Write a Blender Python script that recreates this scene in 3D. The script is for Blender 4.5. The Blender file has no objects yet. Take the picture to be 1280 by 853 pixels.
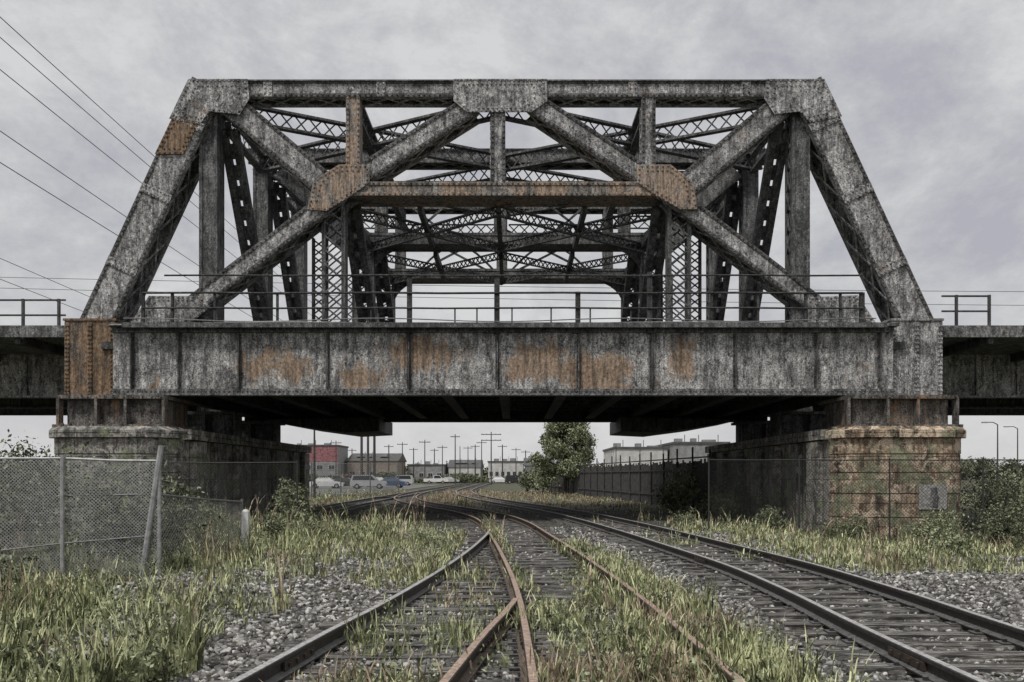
import bpy, math, random
import numpy as np
from mathutils import Vector, Matrix, noise
random.seed(7); rng = np.random.default_rng(11)
scene = bpy.context.scene
col = scene.collection
R = math.radians
# ------------------------------------------------------------------ materials
def newmat(name):
    m = bpy.data.materials.new(name); m.use_nodes = True
    nt = m.node_tree; nt.nodes.clear()
    out = nt.nodes.new('ShaderNodeOutputMaterial'); b = nt.nodes.new('ShaderNodeBsdfPrincipled')
    nt.links.new(b.outputs[0], out.inputs[0])
    return m, nt, b
class N:
    def __init__(s, nt): s.nt = nt
    def pos(s, scale=(1,1,1)):
        g = s.nt.nodes.new('ShaderNodeNewGeometry'); m = s.nt.nodes.new('ShaderNodeMapping')
        m.inputs['Scale'].default_value = scale; s.nt.links.new(g.outputs['Position'], m.inputs[0]); return m.outputs[0]
    def noise(s, v, scale, detail=4, rough=.6, dist=0):
        n = s.nt.nodes.new('ShaderNodeTexNoise'); n.inputs['Scale'].default_value = scale
        n.inputs['Detail'].default_value = detail; n.inputs['Roughness'].default_value = rough
        n.inputs['Distortion'].default_value = dist
        s.nt.links.new(v, n.inputs['Vector']); return n.outputs['Fac']
    def vor(s, v, scale, out='Color', feat='F1', rnd=1):
        n = s.nt.nodes.new('ShaderNodeTexVoronoi'); n.feature = feat; n.inputs['Scale'].default_value = scale
        n.inputs['Randomness'].default_value = rnd
        s.nt.links.new(v, n.inputs['Vector']); return n.outputs[out]
    def ramp(s, f, stops):
        r = s.nt.nodes.new('ShaderNodeValToRGB'); e = r.color_ramp.elements
        while len(e) < len(stops): e.new(.5)
        for i, (p, c) in enumerate(stops):
            e[i].position = p; e[i].color = (c[0], c[1], c[2], 1) if isinstance(c, tuple) else (c, c, c, 1)
        s.nt.links.new(f, r.inputs[0]); return r.outputs[0]
    def mix(s, f, a, b, mode='MIX'):
        m = s.nt.nodes.new('ShaderNodeMix'); m.data_type = 'RGBA'; m.blend_type = mode
        for v, i in ((f, 0), (a, 6), (b, 7)):
            if isinstance(v, bpy.types.NodeSocket): s.nt.links.new(v, m.inputs[i])
            elif i == 0: m.inputs[0].default_value = v
            else: m.inputs[i].default_value = (*v, 1)
        return m.outputs[2]
    def math(s, op, a, b=0):
        m = s.nt.nodes.new('ShaderNodeMath'); m.operation = op
        for v, i in ((a, 0), (b, 1)):
            if isinstance(v, bpy.types.NodeSocket): s.nt.links.new(v, m.inputs[i])
            else: m.inputs[i].default_value = v
        return m.outputs[0]
    def bump(s, h, strength, dist):
        b = s.nt.nodes.new('ShaderNodeBump'); b.inputs['Strength'].default_value = strength
        b.inputs['Distance'].default_value = dist; s.nt.links.new(h, b.inputs['Height']); return b.outputs[0]

def steel(name, dark, light, rust, seed=0, rustcol=((.10,.05,.03),(.34,.20,.11)), speck=1.0, metal=0, zones=None):
    """weathered riveted steel: peeling paint islands, black grime, vertical run stains, rust bleeding downwards"""
    m, nt, b = newmat(name); n = N(nt)
    p = n.pos(); ps = n.pos((3.0, 3.0, .28)); pm = n.pos((1, 1, .7))
    a = n.noise(pm, 9, 10, .82, .3); st = n.noise(ps, 2.4, 7, .75); big = n.noise(pm, 1.3, 8, .74, .8)
    mid = tuple(.6*d+.4*l for d, l in zip(dark, light))
    base = n.ramp(a, [(.41, dark), (.49, mid), (.57, light)])
    peel = n.ramp(n.noise(pm, 3.1, 9, .78, .6), [(.47, 0.), (.50, 1.)])          # hard-edged islands of old paint
    base = n.mix(n.math('MULTIPLY', peel, .55), base, tuple(x*.92 for x in light))
    grime = n.ramp(big, [(.38, .16), (.47, .55), (.56, 1.)])
    base = n.mix(.75, base, grime, 'MULTIPLY')
    base = n.mix(.68, base, n.ramp(st, [(.42, .22), (.55, 1.05)]), 'MULTIPLY')
    base = n.mix(.6*speck, base, n.ramp(n.noise(p, 20, 4, .7), [(.43, .12), (.52, .95), (.60, 1.45)]), 'MULTIPLY')
    rp = nt.nodes.new('ShaderNodeMapping'); rp.inputs['Location'].default_value = (seed*3.1, 0, seed*1.7)
    rp.inputs['Scale'].default_value = (1, 1, .55)
    nt.links.new(p, rp.inputs[0])
    rm = n.math('ADD', n.math('MULTIPLY', n.noise(rp.outputs[0], .6, 9, .78, .9), .75), n.math('MULTIPLY', st, .25))
    if zones:                                                          # stretches of the web where the paint has gone
        sx = nt.nodes.new('ShaderNodeSeparateXYZ'); nt.links.new(p, sx.inputs[0]); acc = None
        for (x, wd, am, z0) in zones:
            dx = n.math('DIVIDE', n.math('SUBTRACT', sx.outputs[0], x), wd); dz = n.math('DIVIDE', n.math('SUBTRACT', sx.outputs[2], z0), .75)
            g_ = n.math('MULTIPLY', n.math('POWER', 2.718, n.math('MULTIPLY', n.math('ADD', n.math('MULTIPLY', dx, dx), n.math('MULTIPLY', dz, dz)), -1)), am)
            acc = g_ if acc is None else n.math('ADD', acc, g_)
        rm = n.math('ADD', rm, acc)
    c0 = .64 - rust*.25
    rmask = n.ramp(rm, [(c0, 0.), (c0+.04, .85)])
    rc = n.ramp(n.noise(pm, 12, 8, .82), [(.38, rustcol[0]), (.5, tuple(.5*(x+y) for x, y in zip(*rustcol))), (.62, rustcol[1])])
    rc = n.mix(.75, rc, n.ramp(st, [(.42, .25), (.56, 1.15)]), 'MULTIPLY')
    nt.links.new(n.mix(rmask, base, rc), b.inputs['Base Color'])
    b.inputs['Roughness'].default_value = .75; b.inputs['Metallic'].default_value = metal
    nt.links.new(n.bump(n.math('ADD', a, n.math('MULTIPLY', peel, .3)), .6, .03), b.inputs['Normal'])
    return m
M = {}
M['steel'] = steel('weathered_grey_steel', (.045,.045,.046), (.72,.715,.70), .22, 0, ((.10,.06,.04),(.36,.25,.17)))
M['girder'] = steel('girder_plate', (.04,.04,.04), (.76,.75,.73), .10, 2.0, ((.07,.042,.026),(.52,.36,.23)), zones=((-8.4, 1.5, .20, 5.6), (-5.3, .9, .20, 5.1), (-3.2, 1.4, .22, 6.0), (.9, 1.5, .26, 5.8), (2.7, .7, .18, 5.0), (3.7, 1., .20, 5.4), (6.0, .7, .22, 5.7), (-12.6, .5, .14, 5.2), (12.2, .6, .12, 5)))
M['rusty'] = steel('rusty_steel', (.08,.06,.05), (.30,.25,.2), 1.0, 5)
M['strut'] = steel('rust_washed_steel', (.10,.09,.08), (.50,.46,.42), .62, 1, ((.13,.085,.055),(.56,.42,.31)))
M['brown'] = steel('brown_rusted_steel', (.05,.035,.025), (.34,.27,.21), .74, 3, ((.035,.018,.009),(.44,.29,.17)))
M['dark'] = steel('shade_dark_steel', (.04,.04,.041), (.26,.26,.26), .0, 0)  # hangers and inner bracing: their shade is put into this darker colour
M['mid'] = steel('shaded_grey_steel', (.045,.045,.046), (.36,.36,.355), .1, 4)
M['bearing'] = steel('bearing_iron', (.025,.022,.02), (.34,.31,.28), .48, 7, ((.05,.03,.02),(.38,.25,.16)))
M['edge'] = steel('blackened_edge_angle', (.02,.02,.02), (.26,.255,.25), .15, 0)
M['soot_shade'] = steel('soffit_steel', (.045,.045,.045), (.17,.17,.17), .0, 4)  # undersides and far plates: shadow-side black put into the base colour
M['rail_paint'] = steel('handrail_steel', (.04,.04,.04), (.10,.10,.10), .1, 4)

def stone(name, cols, moss, soot_shade):
    m, nt, b = newmat(name); n = N(nt); p = n.pos()
    # block joints: courses .62 m, blocks from x+y
    sx = nt.nodes.new('ShaderNodeSeparateXYZ'); nt.links.new(p, sx.inputs[0])
    cx = nt.nodes.new('ShaderNodeCombineXYZ')
    nt.links.new(n.math('ADD', sx.outputs[0], sx.outputs[1]), cx.inputs[0]); nt.links.new(sx.outputs[2], cx.inputs[1])
    br = nt.nodes.new('ShaderNodeTexBrick'); nt.links.new(cx.outputs[0], br.inputs['Vector'])
    br.inputs['Scale'].default_value = 1; br.inputs['Brick Width'].default_value = 2.1; br.inputs['Row Height'].default_value = .78
    br.inputs['Mortar Size'].default_value = .018; br.inputs['Mortar Smooth'].default_value = .3
    br.inputs['Color1'].default_value = (.75,.75,.75,1); br.inputs['Color2'].default_value = (1,1,1,1); br.inputs['Mortar'].default_value = (.3,.28,.26,1)
    a = n.noise(p, 7, 9, .8); big = n.noise(p, .7, 4, .6)
    base = n.ramp(a, [(.36, cols[0]), (.5, cols[1]), (.64, cols[2])])
    base = n.mix(1, base, br.outputs['Color'], 'MULTIPLY')
    ps = n.pos((1.8, 1.8, .14)); st = n.noise(ps, 1.9, 8, .78)
    base = n.mix(soot_shade, base, n.ramp(st, [(.43, (.07,.07,.07)), (.50, (.6,.6,.6)), (.56, (1.,1.,1.))]), 'MULTIPLY')
    mg = n.math('ADD', n.noise(p, 1.1, 5, .7), n.math('MULTIPLY', sx.outputs[2], -.02))
    pw = n.ramp(n.noise(p, 1.6, 9, .8, .8), [(.52, 0.), (.56, .7)])
    base = n.mix(pw, base, tuple(x*.95 for x in cols[2]))
    base = n.mix(n.ramp(mg, [(.62-moss*.25, 0.), (.68-moss*.25, .75)]), base, n.ramp(a, [(.35, (.07,.08,.045)), (.65, (.36,.40,.25))]))
    base = n.mix(.5, base, n.ramp(n.noise(p, 26, 2), [(.42, .3), (.56, 1.1)]), 'MULTIPLY')
    nt.links.new(base, b.inputs['Base Color']); b.inputs['Roughness'].default_value = .92
    h = n.math('ADD', n.math('MULTIPLY', br.outputs['Fac'], -.8), a)
    nt.links.new(n.bump(h, .7, .05), b.inputs['Normal'])
    return m
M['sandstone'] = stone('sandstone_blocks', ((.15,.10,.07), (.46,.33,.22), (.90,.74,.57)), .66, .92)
M['darkstone'] = stone('sooted_shaded_pier_blocks', ((.07,.07,.065), (.27,.26,.235), (.58,.55,.50)), .50, .75)  # left pier stone; on the right pier flank, shade put into the colour

def simple(name, c, rough=.8, var=.35, scale=8, metal=0, bump=0):
    m, nt, b = newmat(name); n = N(nt); a = n.noise(n.pos(), scale, 6, .7)
    nt.links.new(n.ramp(a, [(.35, tuple(x*(1-var) for x in c)), (.65, tuple(min(1, x*(1+var)) for x in c))]), b.inputs['Base Color'])
    b.inputs['Roughness'].default_value = rough; b.inputs['Metallic'].default_value = metal
    if bump: nt.links.new(n.bump(a, bump, .03), b.inputs['Normal'])
    return m
def groundmat():
    m, nt, b = newmat('ballast_ground'); n = N(nt); p = n.pos()
    v = n.vor(p, 15, 'Color'); d = n.vor(p, 15, 'Distance')
    sep = nt.nodes.new('ShaderNodeSeparateColor'); nt.links.new(v, sep.inputs[0])
    g = n.ramp(sep.outputs[0], [(0., (.045,.044,.042)), (.45, (.14,.135,.13)), (1., (.42,.41,.39))])
    g = n.mix(1, g, n.ramp(d, [(.0, 1.), (.35, .8), (.65, .12)]), 'MULTIPLY')
    g = n.mix(.5, g, n.ramp(n.noise(p, 1.4, 6, .75), [(.3, .35), (.65, 1.1)]), 'MULTIPLY')
    soil = n.ramp(n.noise(p, 6, 8, .8), [(.35, (.03,.03,.02)), (.5, (.09,.09,.055)), (.66, (.20,.19,.13))])
    mask = n.ramp(n.noise(p, .32, 6, .7, .5), [(.48, 0.), (.56, .85)])
    sx = nt.nodes.new('ShaderNodeSeparateXYZ'); nt.links.new(p, sx.inputs[0])
    # grassier soil away from the tracks and in the distance
    ax = n.math('ABSOLUTE', n.math('SUBTRACT', sx.outputs[0], 1.5))
    side = n.ramp(n.math('MULTIPLY', ax, .05), [(.22, 0.), (.36, 1.)])
    far = n.ramp(n.math('MULTIPLY', sx.outputs[1], .005), [(.22, 0.), (.34, 1.)])
    tot = n.mix(1, n.mix(1, mask, side, 'LIGHTEN'), far, 'LIGHTEN')
    nt.links.new(n.mix(tot, g, soil), b.inputs['Base Color'])
    b.inputs['Roughness'].default_value = .95
    nt.links.new(n.bump(n.math('MULTIPLY', d, -1), 1, .05), b.inputs['Normal'])
    return m
M['ground'] = groundmat()
def leafmat(name, c0, c1, c2, scale=2.0):
    m, nt, b = newmat(name); n = N(nt); p = n.pos()
    f = n.noise(p, scale, 5, .7); g = n.vor(p, 9, 'Color')
    sep = nt.nodes.new('ShaderNodeSeparateColor'); nt.links.new(g, sep.inputs[0])
    f2 = n.math('ADD', n.math('MULTIPLY', f, .6), n.math('MULTIPLY', sep.outputs[0], .4))
    nt.links.new(n.ramp(f2, [(.30, c0), (.5, c1), (.68, c2)]), b.inputs['Base Color'])
    b.inputs['Roughness'].default_value = .8
    return m
M['grass'] = leafmat('wild_grass', (.035,.04,.018), (.22,.24,.11), (.76,.78,.46), 1.8)
M['dry'] = leafmat('dry_weeds', (.10,.075,.05), (.33,.25,.17), (.60,.48,.36), 1.2)
M['leaf'] = leafmat('dark_leaves', (.018,.022,.012), (.085,.10,.05), (.34,.37,.23))
M['leaf_light'] = leafmat('shrub_leaves', (.03,.036,.018), (.15,.175,.085), (.48,.52,.33))
M['bark'] = simple('bark', (.07,.06,.05), .9, .5, 12)
M['pole'] = simple('weathered_pole', (.07,.065,.06), .9, .4, 5)
M['wire'] = simple('black_wire', (.03,.03,.03), .7, .1)
def tie():
    m, nt, b = newmat('sleeper_timber'); n = N(nt); p = n.pos((.7, 9, 9))
    a = n.noise(p, 3, 7, .8); q = n.noise(n.pos(), 5, 4)
    c = n.ramp(a, [(.40, (.02,.019,.017)), (.5, (.10,.095,.088)), (.60, (.42,.40,.37))])
    c = n.mix(.6, c, n.ramp(q, [(.35, .35), (.6, 1.1)]), 'MULTIPLY')
    nt.links.new(c, b.inputs['Base Color']); b.inputs['Roughness'].default_value = .9
    nt.links.new(n.bump(a, .8, .02), b.inputs['Normal']); return m
M['tie'] = tie()
def railmat(name, side, top):
    m, nt, b = newmat(name); n = N(nt); p = n.pos()
    g = nt.nodes.new('ShaderNodeNewGeometry'); sx = nt.nodes.new('ShaderNodeSeparateXYZ'); nt.links.new(g.outputs['True Normal'], sx.inputs[0])
    f = n.ramp(sx.outputs[2], [(.75, 0.), (.9, 1.)])
    sp = nt.nodes.new('ShaderNodeSeparateXYZ'); nt.links.new(g.outputs['Position'], sp.inputs[0])
    f = n.math('MULTIPLY', f, n.math('ADD', n.math('MULTIPLY', n.math('GREATER_THAN', sp.outputs[2], .18), .75), .25))
    a = n.noise(p, 18, 6, .8)
    s = n.ramp(a, [(.38, tuple(x*.4 for x in side)), (.62, tuple(x*1.4 for x in side))])
    t = n.ramp(a, [(.38, tuple(x*.55 for x in top)), (.62, tuple(x*1.25 for x in top))])
    nt.links.new(n.mix(f, s, t), b.inputs['Base Color']); b.inputs['Roughness'].default_value = .6; b.inputs['Metallic'].default_value = .15
    return m
M['rail'] = railmat('rail_steel', (.035,.032,.03), (.46,.45,.44))
M['rail_rusty'] = railmat('rusty_rail_steel', (.045,.034,.027), (.44,.33,.26))
M['galv'] = simple('galvanised_steel', (.34,.34,.34), .55, .3, 10, .3)
M['galv_dark'] = simple('dull_fence_wire', (.16,.16,.16), .6, .4, 10, .2)
M['white_paint'] = simple('chalky_white_paint', (.6,.6,.58), .8, .25, 14)
M['panel'] = simple('worn_panel', (.30,.295,.28), .85, .6, 9)
M['wood_fence'] = simple('dark_palings', (.055,.052,.048), .9, .6, 4)
M['glass'] = simple('dark_window_glass', (.035,.04,.045), .15, .2, 2)
M['tyre'] = simple('tyre_rubber', (.02,.02,.02), .9, .2)
M['rim'] = simple('wheel_rim', (.4,.4,.4), .4, .1, 5, .5)
M['red'] = simple('haze_paled_red_cladding', (.27,.12,.13), .85, .5, 2)  # red paled and greyed, distance haze put into the colour
M['bgrey'] = simple('grey_cladding', (.26,.26,.26), .8, .3, 1)
M['bwhite'] = simple('pale_render', (.55,.54,.52), .8, .25, .7)
M['btan'] = simple('tan_brick', (.30,.25,.21), .9, .3, 2)
M['broof'] = simple('dark_roofing', (.10,.10,.10), .9, .3, 1)
M['asphalt'] = simple('car_park_asphalt', (.16,.16,.155), .95, .3, .5)
M['lamp'] = simple('lamp_lens', (.5,.5,.45), .3, .1)
CARS = [simple('car_paint_%s' % k, c, .35, .08, 2) for k, c in
        (('silver', (.42,.42,.43)), ('white', (.7,.7,.7)), ('black', (.03,.03,.03)), ('red', (.25,.04,.04)), ('blue', (.06,.09,.16)), ('tan', (.30,.27,.22)))]
# ------------------------------------------------------------------ mesh builder
class MB:
    def __init__(s): s.v = []; s.f = []
    def quadbox(s, o, a, b, c):
        """box with corner centre o and half-axis vectors a,b,c"""
        i = len(s.v)
        for sa in (-1, 1):
            for sb in (-1, 1):
                for sc in (-1, 1): s.v.append((o[0]+sa*a[0]+sb*b[0]+sc*c[0], o[1]+sa*a[1]+sb*b[1]+sc*c[1], o[2]+sa*a[2]+sb*b[2]+sc*c[2]))
        for f in ((0,1,3,2), (4,6,7,5), (0,4,5,1), (2,3,7,6), (0,2,6,4), (1,5,7,3)): s.f.append(tuple(i+k for k in f))
    def box(s, x0, x1, y0, y1, z0, z1):
        s.quadbox(((x0+x1)/2, (y0+y1)/2, (z0+z1)/2), ((x1-x0)/2,0,0), (0,(y1-y0)/2,0), (0,0,(z1-z0)/2))
    def bar(s, a, b, w, t, side=None):
        """bar a->b; w along `side` vector, t along the remaining axis"""
        a = Vector(a); b = Vector(b); u = b-a; L = u.length
        if L < 1e-5: return
        u /= L
        side = Vector(side) if side is not None else Vector((0,0,1))
        sd = side - u*side.dot(u)
        if sd.length < 1e-4: sd = Vector((1,0,0)) - u*u.x
        if sd.length < 1e-4: sd = Vector((0,1,0))
        sd.normalize(); th = u.cross(sd)
        s.quadbox((a+b)/2, u*L/2, sd*w/2, th*t/2)
    def tube(s, pts, r, n=6, r1=None, cap=True):
        pts = [Vector(p) for p in pts]; k = len(pts); i0 = len(s.v)
        for j, p in enumerate(pts):
            d = (pts[min(j+1, k-1)]-pts[max(j-1, 0)]).normalized()
            up = Vector((0,0,1)) if abs(d.z) < .9 else Vector((1,0,0))
            a = d.cross(up).normalized(); b = d.cross(a)
            rr = r if r1 is None else r + (r1-r)*j/(k-1)
            for q in range(n):
                t = 2*math.pi*q/n; s.v.append(tuple(p + a*math.cos(t)*rr + b*math.sin(t)*rr))
        for j in range(k-1):
            for q in range(n):
                s.f.append((i0+j*n+q, i0+j*n+(q+1)%n, i0+(j+1)*n+(q+1)%n, i0+(j+1)*n+q))
        if cap:
            s.f.append(tuple(i0+q for q in range(n))[::-1]); s.f.append(tuple(i0+(k-1)*n+q for q in range(n)))
    def rivet(s, p, nrm=(0,-1,0), r=.046, h=.035):
        nn = Vector(nrm); up = Vector((0,0,1)) if abs(nn.z) < .9 else Vector((1,0,0))
        a = nn.cross(up).normalized(); b = nn.cross(a); p = Vector(p); i = len(s.v)
        for q in range(6):
            t = math.pi*q/3; s.v.append(tuple(p + a*math.cos(t)*r + b*math.sin(t)*r))
        for q in range(6):
            t = math.pi*q/3; s.v.append(tuple(p + a*math.cos(t)*r*.6 + b*math.sin(t)*r*.6 + nn*h))
        for q in range(6): s.f.append((i+q, i+(q+1)%6, i+6+(q+1)%6, i+6+q))
        s.f.append(tuple(i+6+q for q in range(6)))
    def rivrow(s, a, b, step=.2, nrm=(0,-1,0), r=.046):
        a = Vector(a); b = Vector(b); k = max(1, int((b-a).length/step))
        for j in range(k): s.rivet(a+(b-a)*((j+.5)/k), nrm, r)
    def prism(s, poly, y0, y1):
        """polygon in (x,z) extruded in y"""
        i = len(s.v); n = len(poly)
        for y in (y0, y1):
            for x, z in poly: s.v.append((x, y, z))
        s.f.append(tuple(i+k for k in range(n))); s.f.append(tuple(i+n+k for k in range(n))[::-1])
        for k in range(n): s.f.append((i+k, i+n+k, i+n+(k+1)%n, i+(k+1)%n))
    def zprism(s, poly, z0, z1, inset=0):
        i = len(s.v); n = len(poly); cx = sum(p[0] for p in poly)/n; cy = sum(p[1] for p in poly)/n
        for z, f in ((z0, 0), (z1, inset)):
            for x, y in poly: s.v.append((x-(1 if x > cx else -1)*f, y-(1 if y > cy else -1)*f, z))
        s.f.append(tuple(i+k for k in range(n))); s.f.append(tuple(i+n+k for k in range(n))[::-1])
        for k in range(n): s.f.append((i+k, i+n+k, i+n+(k+1)%n, i+(k+1)%n))
    def build(s, name, mat, parent=None, smooth=False):
        me = bpy.data.meshes.new(name)
        off = Vector((0,0,0)); p = parent
        while p is not None: off += p.location; p = p.parent
        me.from_pydata([(v[0]-off.x, v[1]-off.y, v[2]-off.z) for v in s.v], [], s.f)
        import bmesh
        bm = bmesh.new(); bm.from_mesh(me); bmesh.ops.recalc_face_normals(bm, faces=bm.faces); bm.to_mesh(me); bm.free()
        if smooth: me.shade_smooth()
        me.materials.append(mat)
        o = bpy.data.objects.new(name, me); col.objects.link(o)
        if parent is not None: o.parent = parent
        return o
def npmesh(name, V, F, mat, parent=None):
    """V (n,3) array, F (m,k) array of polygons"""
    off = Vector((0,0,0)); p = parent
    while p is not None: off += p.location; p = p.parent
    V = np.asarray(V, dtype=np.float32) - np.array(off, dtype=np.float32)
    F = np.asarray(F, dtype=np.int32); me = bpy.data.meshes.new(name)
    me.vertices.add(len(V)); me.vertices.foreach_set('co', V.ravel())
    me.loops.add(F.size); me.loops.foreach_set('vertex_index', F.ravel())
    me.polygons.add(len(F)); me.polygons.foreach_set('loop_start', np.arange(0, F.size, F.shape[1], dtype=np.int32))
    me.polygons.foreach_set('loop_total', np.full(len(F), F.shape[1], dtype=np.int32))
    me.update(calc_edges=True); me.validate()
    me.materials.append(mat)
    o = bpy.data.objects.new(name, me); col.objects.link(o)
    if parent is not None: o.parent = parent
    return o
def tag(o, label=None, cat=None, group=None, kind=None):
    if label: o['label'] = label
    if cat: o['category'] = cat
    if group: o['group'] = group
    if kind: o['kind'] = kind
    return o
def thing(name, loc, label, cat, group=None):
    o = bpy.data.objects.new(name, None); col.objects.link(o); o.location = loc; o.empty_display_size = .3
    return tag(o, label, cat, group)
def copy_tree(o, parent=None):
    c = o.copy(); col.objects.link(c); c.parent = parent
    for ch in list(o.children): copy_tree(ch, c)
    return c
# ------------------------------------------------------------------ ground
def sstep(a, b, x): t = min(1, max(0, (x-a)/(b-a))); return t*t*(3-2*t)
def gz(x, y):
    h = 0.0
    e = noise.noise(Vector((x*.25, y*.25, 1)))*.10 + noise.noise(Vector((x*1.1, y*1.1, 5)))*.05
    side = max(sstep(6.2, 11, x), sstep(2.6, 6.5, -x)*(1-sstep(20, 34, y)), sstep(11.5, 14, -x))
    h += e*(.12+.88*side)
    h -= .50*sstep(7, 11, x)*(1-sstep(40, 60, y))*sstep(16, 26, y)
    h -= .45*sstep(10.5, 12, -x)*(1-sstep(40, 60, y))*sstep(20, 27, y)
    return h
def axis(lo, hi, a, b, d, grow=1.28):
    mid = list(np.arange(a, b+1e-6, d)); out = mid[:]
    s = d; x = b
    while x < hi: s *= grow; x += s; out.append(x)
    s = d; x = a
    while x > lo: s *= grow; x -= s; out.insert(0, x)
    return out
xs = axis(-2500, 2500, -20, 22, .4); ys = axis(-120, 4500, 3, 60, .4)
V = np.array([(x, y, gz(x, y) if abs(x) < 90 and y < 200 else 0) for y in ys for x in xs])
nx = len(xs); F = np.array([(j*nx+i, j*nx+i+1, (j+1)*nx+i+1, (j+1)*nx+i) for j in range(len(ys)-1) for i in range(nx-1)])
g = npmesh('ground', V, F, M['ground']); g['kind'] = 'structure'
for p in g.data.polygons: p.use_smooth = True
# ------------------------------------------------------------------ scale of the bridge elevation: 35 px (photo) per metre at the near truss plane
S = 35.0; YT = 31.43
def P(px, py): return Vector(((px-640)/S, 0, 1.7-(py-595)/S))
def at(px, py, Y): return Vector(((px-640)*Y/1100, Y, 1.7-(py-595)*Y/1100))
BAY = 6.6
br = thing('truss_bridge', (-.26, YT, 0), 'old riveted steel through truss railway bridge spanning the tracks between two stone piers', 'bridge')

def member(p0, p1, w, d, y0, name, mat, rv=True, lace=True, bands=()):
    """built-up riveted member in the truss plane: two webs, cover plate above, lacing bars below"""
    mb = MB(); p0 = Vector((p0.x, 0, p0.z)); p1 = Vector((p1.x, 0, p1.z))
    u = (p1-p0); L = u.length; u /= L; v = Vector((-u.z, 0, u.x))
    if v.z < 0: v = -v
    if abs(v.z) < 1e-3 : v = Vector((1, 0, 0))
    Y = Vector((0,1,0)); c = (p0+p1)/2
    t = .10
    mb.quadbox(c+Y*(y0+.035+t/2), u*L/2, v*w/2, Y*t/2)                 # front web
    mb.quadbox(c+Y*(y0+d-t/2), u*L/2, v*w/2, Y*t/2)                    # back web
    mb.quadbox(c+Y*(y0+d/2+.01)+v*(w/2-.04), u*(L/2-.003), v*.038, Y*(d/2-t-.012))  # cover
    ang = []
    for sgn in (1, -1):                                               # angle legs on the front edge
        am = MB() if rv else mb
        am.quadbox(c+Y*(y0+.0175)+v*sgn*(w/2-.062), u*L/2*.999, v*.06, Y*.0175)
        if rv: am.rivrow(p0+v*sgn*(w/2-.062)+Y*y0, p1+v*sgn*(w/2-.062)+Y*y0, .19); ang.append(am)
        mb.quadbox(c-v*(w/2-.03)+Y*(y0+(.14 if sgn > 0 else d-.14)), u*L/2*.998, v*.032, Y*.09)
    if rv and w > .7: mb.rivrow(p0+Y*(y0+.036), p1+Y*(y0+.036), .28, r=.03)
    k = max(2, int(L/(d*.9)))
    if lace:
        for j in range(k):
            a = p0+u*(L*j/k)-v*(w/2-.0); b = p0+u*(L*(j+1)/k)-v*(w/2-.0)
            mb.bar(a+Y*(y0+.14), b+Y*(y0+d-.14), .10, .02, u); mb.bar(a+Y*(y0+d-.14)-v*.022, b+Y*(y0+.14)-v*.022, .10, .02, u)
    else:
        mb.quadbox(c-v*(w/2-.035)+Y*(y0+d/2), u*(L/2-.002), v*.02, Y*(d/2-.24))
    for f in bands:                                                    # splice plates
        q = p0+u*L*f
        mb.quadbox(q+Y*(y0-.012), u*.16, v*(w/2-.003), Y*.012)
        for e in (-.1, .1): mb.rivrow(q+u*e-v*(w/2-.06)+Y*(y0-.024), q+u*e+v*(w/2-.06)+Y*(y0-.024), .14)
    o = mb.build(name, M[mat], br)
    for am in ang: am.build('edge_angle', M['edge' if mat != 'strut' else 'strut'], o)
    return o

def lattice(mb, a, b, h, depth=.18, chord=.10, hv=(0,0,1), step=1.0):
    """lattice girder: chords a->b, h apart along hv, crossed flats between"""
    a = Vector(a); b = Vector(b); hv = Vector(hv); u = b-a; L = u.length; u /= L
    up = hv*(h/2); th = u.cross(hv).normalized()
    mb.bar(a+up, b+up, chord, depth, hv); mb.bar(a-up, b-up, chord, depth, hv)
    k = max(1, round(L/(h*step)))
    for j in range(k):
        p = a+u*(L*j/k); q = a+u*(L*(j+1)/k)
        mb.bar(p-up+th*.02, q+up+th*.02, .055, .015, hv); mb.bar(p+up-th*.02, q-up-th*.02, .055, .015, hv)

def gusset(poly, y0, name, mat, parent, rvstep=.16, t=.05):
    mb = MB(); pts = [(P(*q).x, P(*q).z) for q in poly]
    mb.prism(pts, y0-t, y0-.026)
    n = len(pts)
    cx = sum(p[0] for p in pts)/n; cz = sum(p[1] for p in pts)/n
    for f in (.92, .72):
        for k in range(n):
            a = pts[k]; b = pts[(k+1)%n]
            A = Vector((cx+(a[0]-cx)*f, y0-t, cz+(a[1]-cz)*f)); B = Vector((cx+(b[0]-cx)*f, y0-t, cz+(b[1]-cz)*f))
            if f < .8 and (A-B).length < .5: continue
            mb.rivrow(A, B, rvstep)
    return mb.build(name, M[mat], parent)

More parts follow.
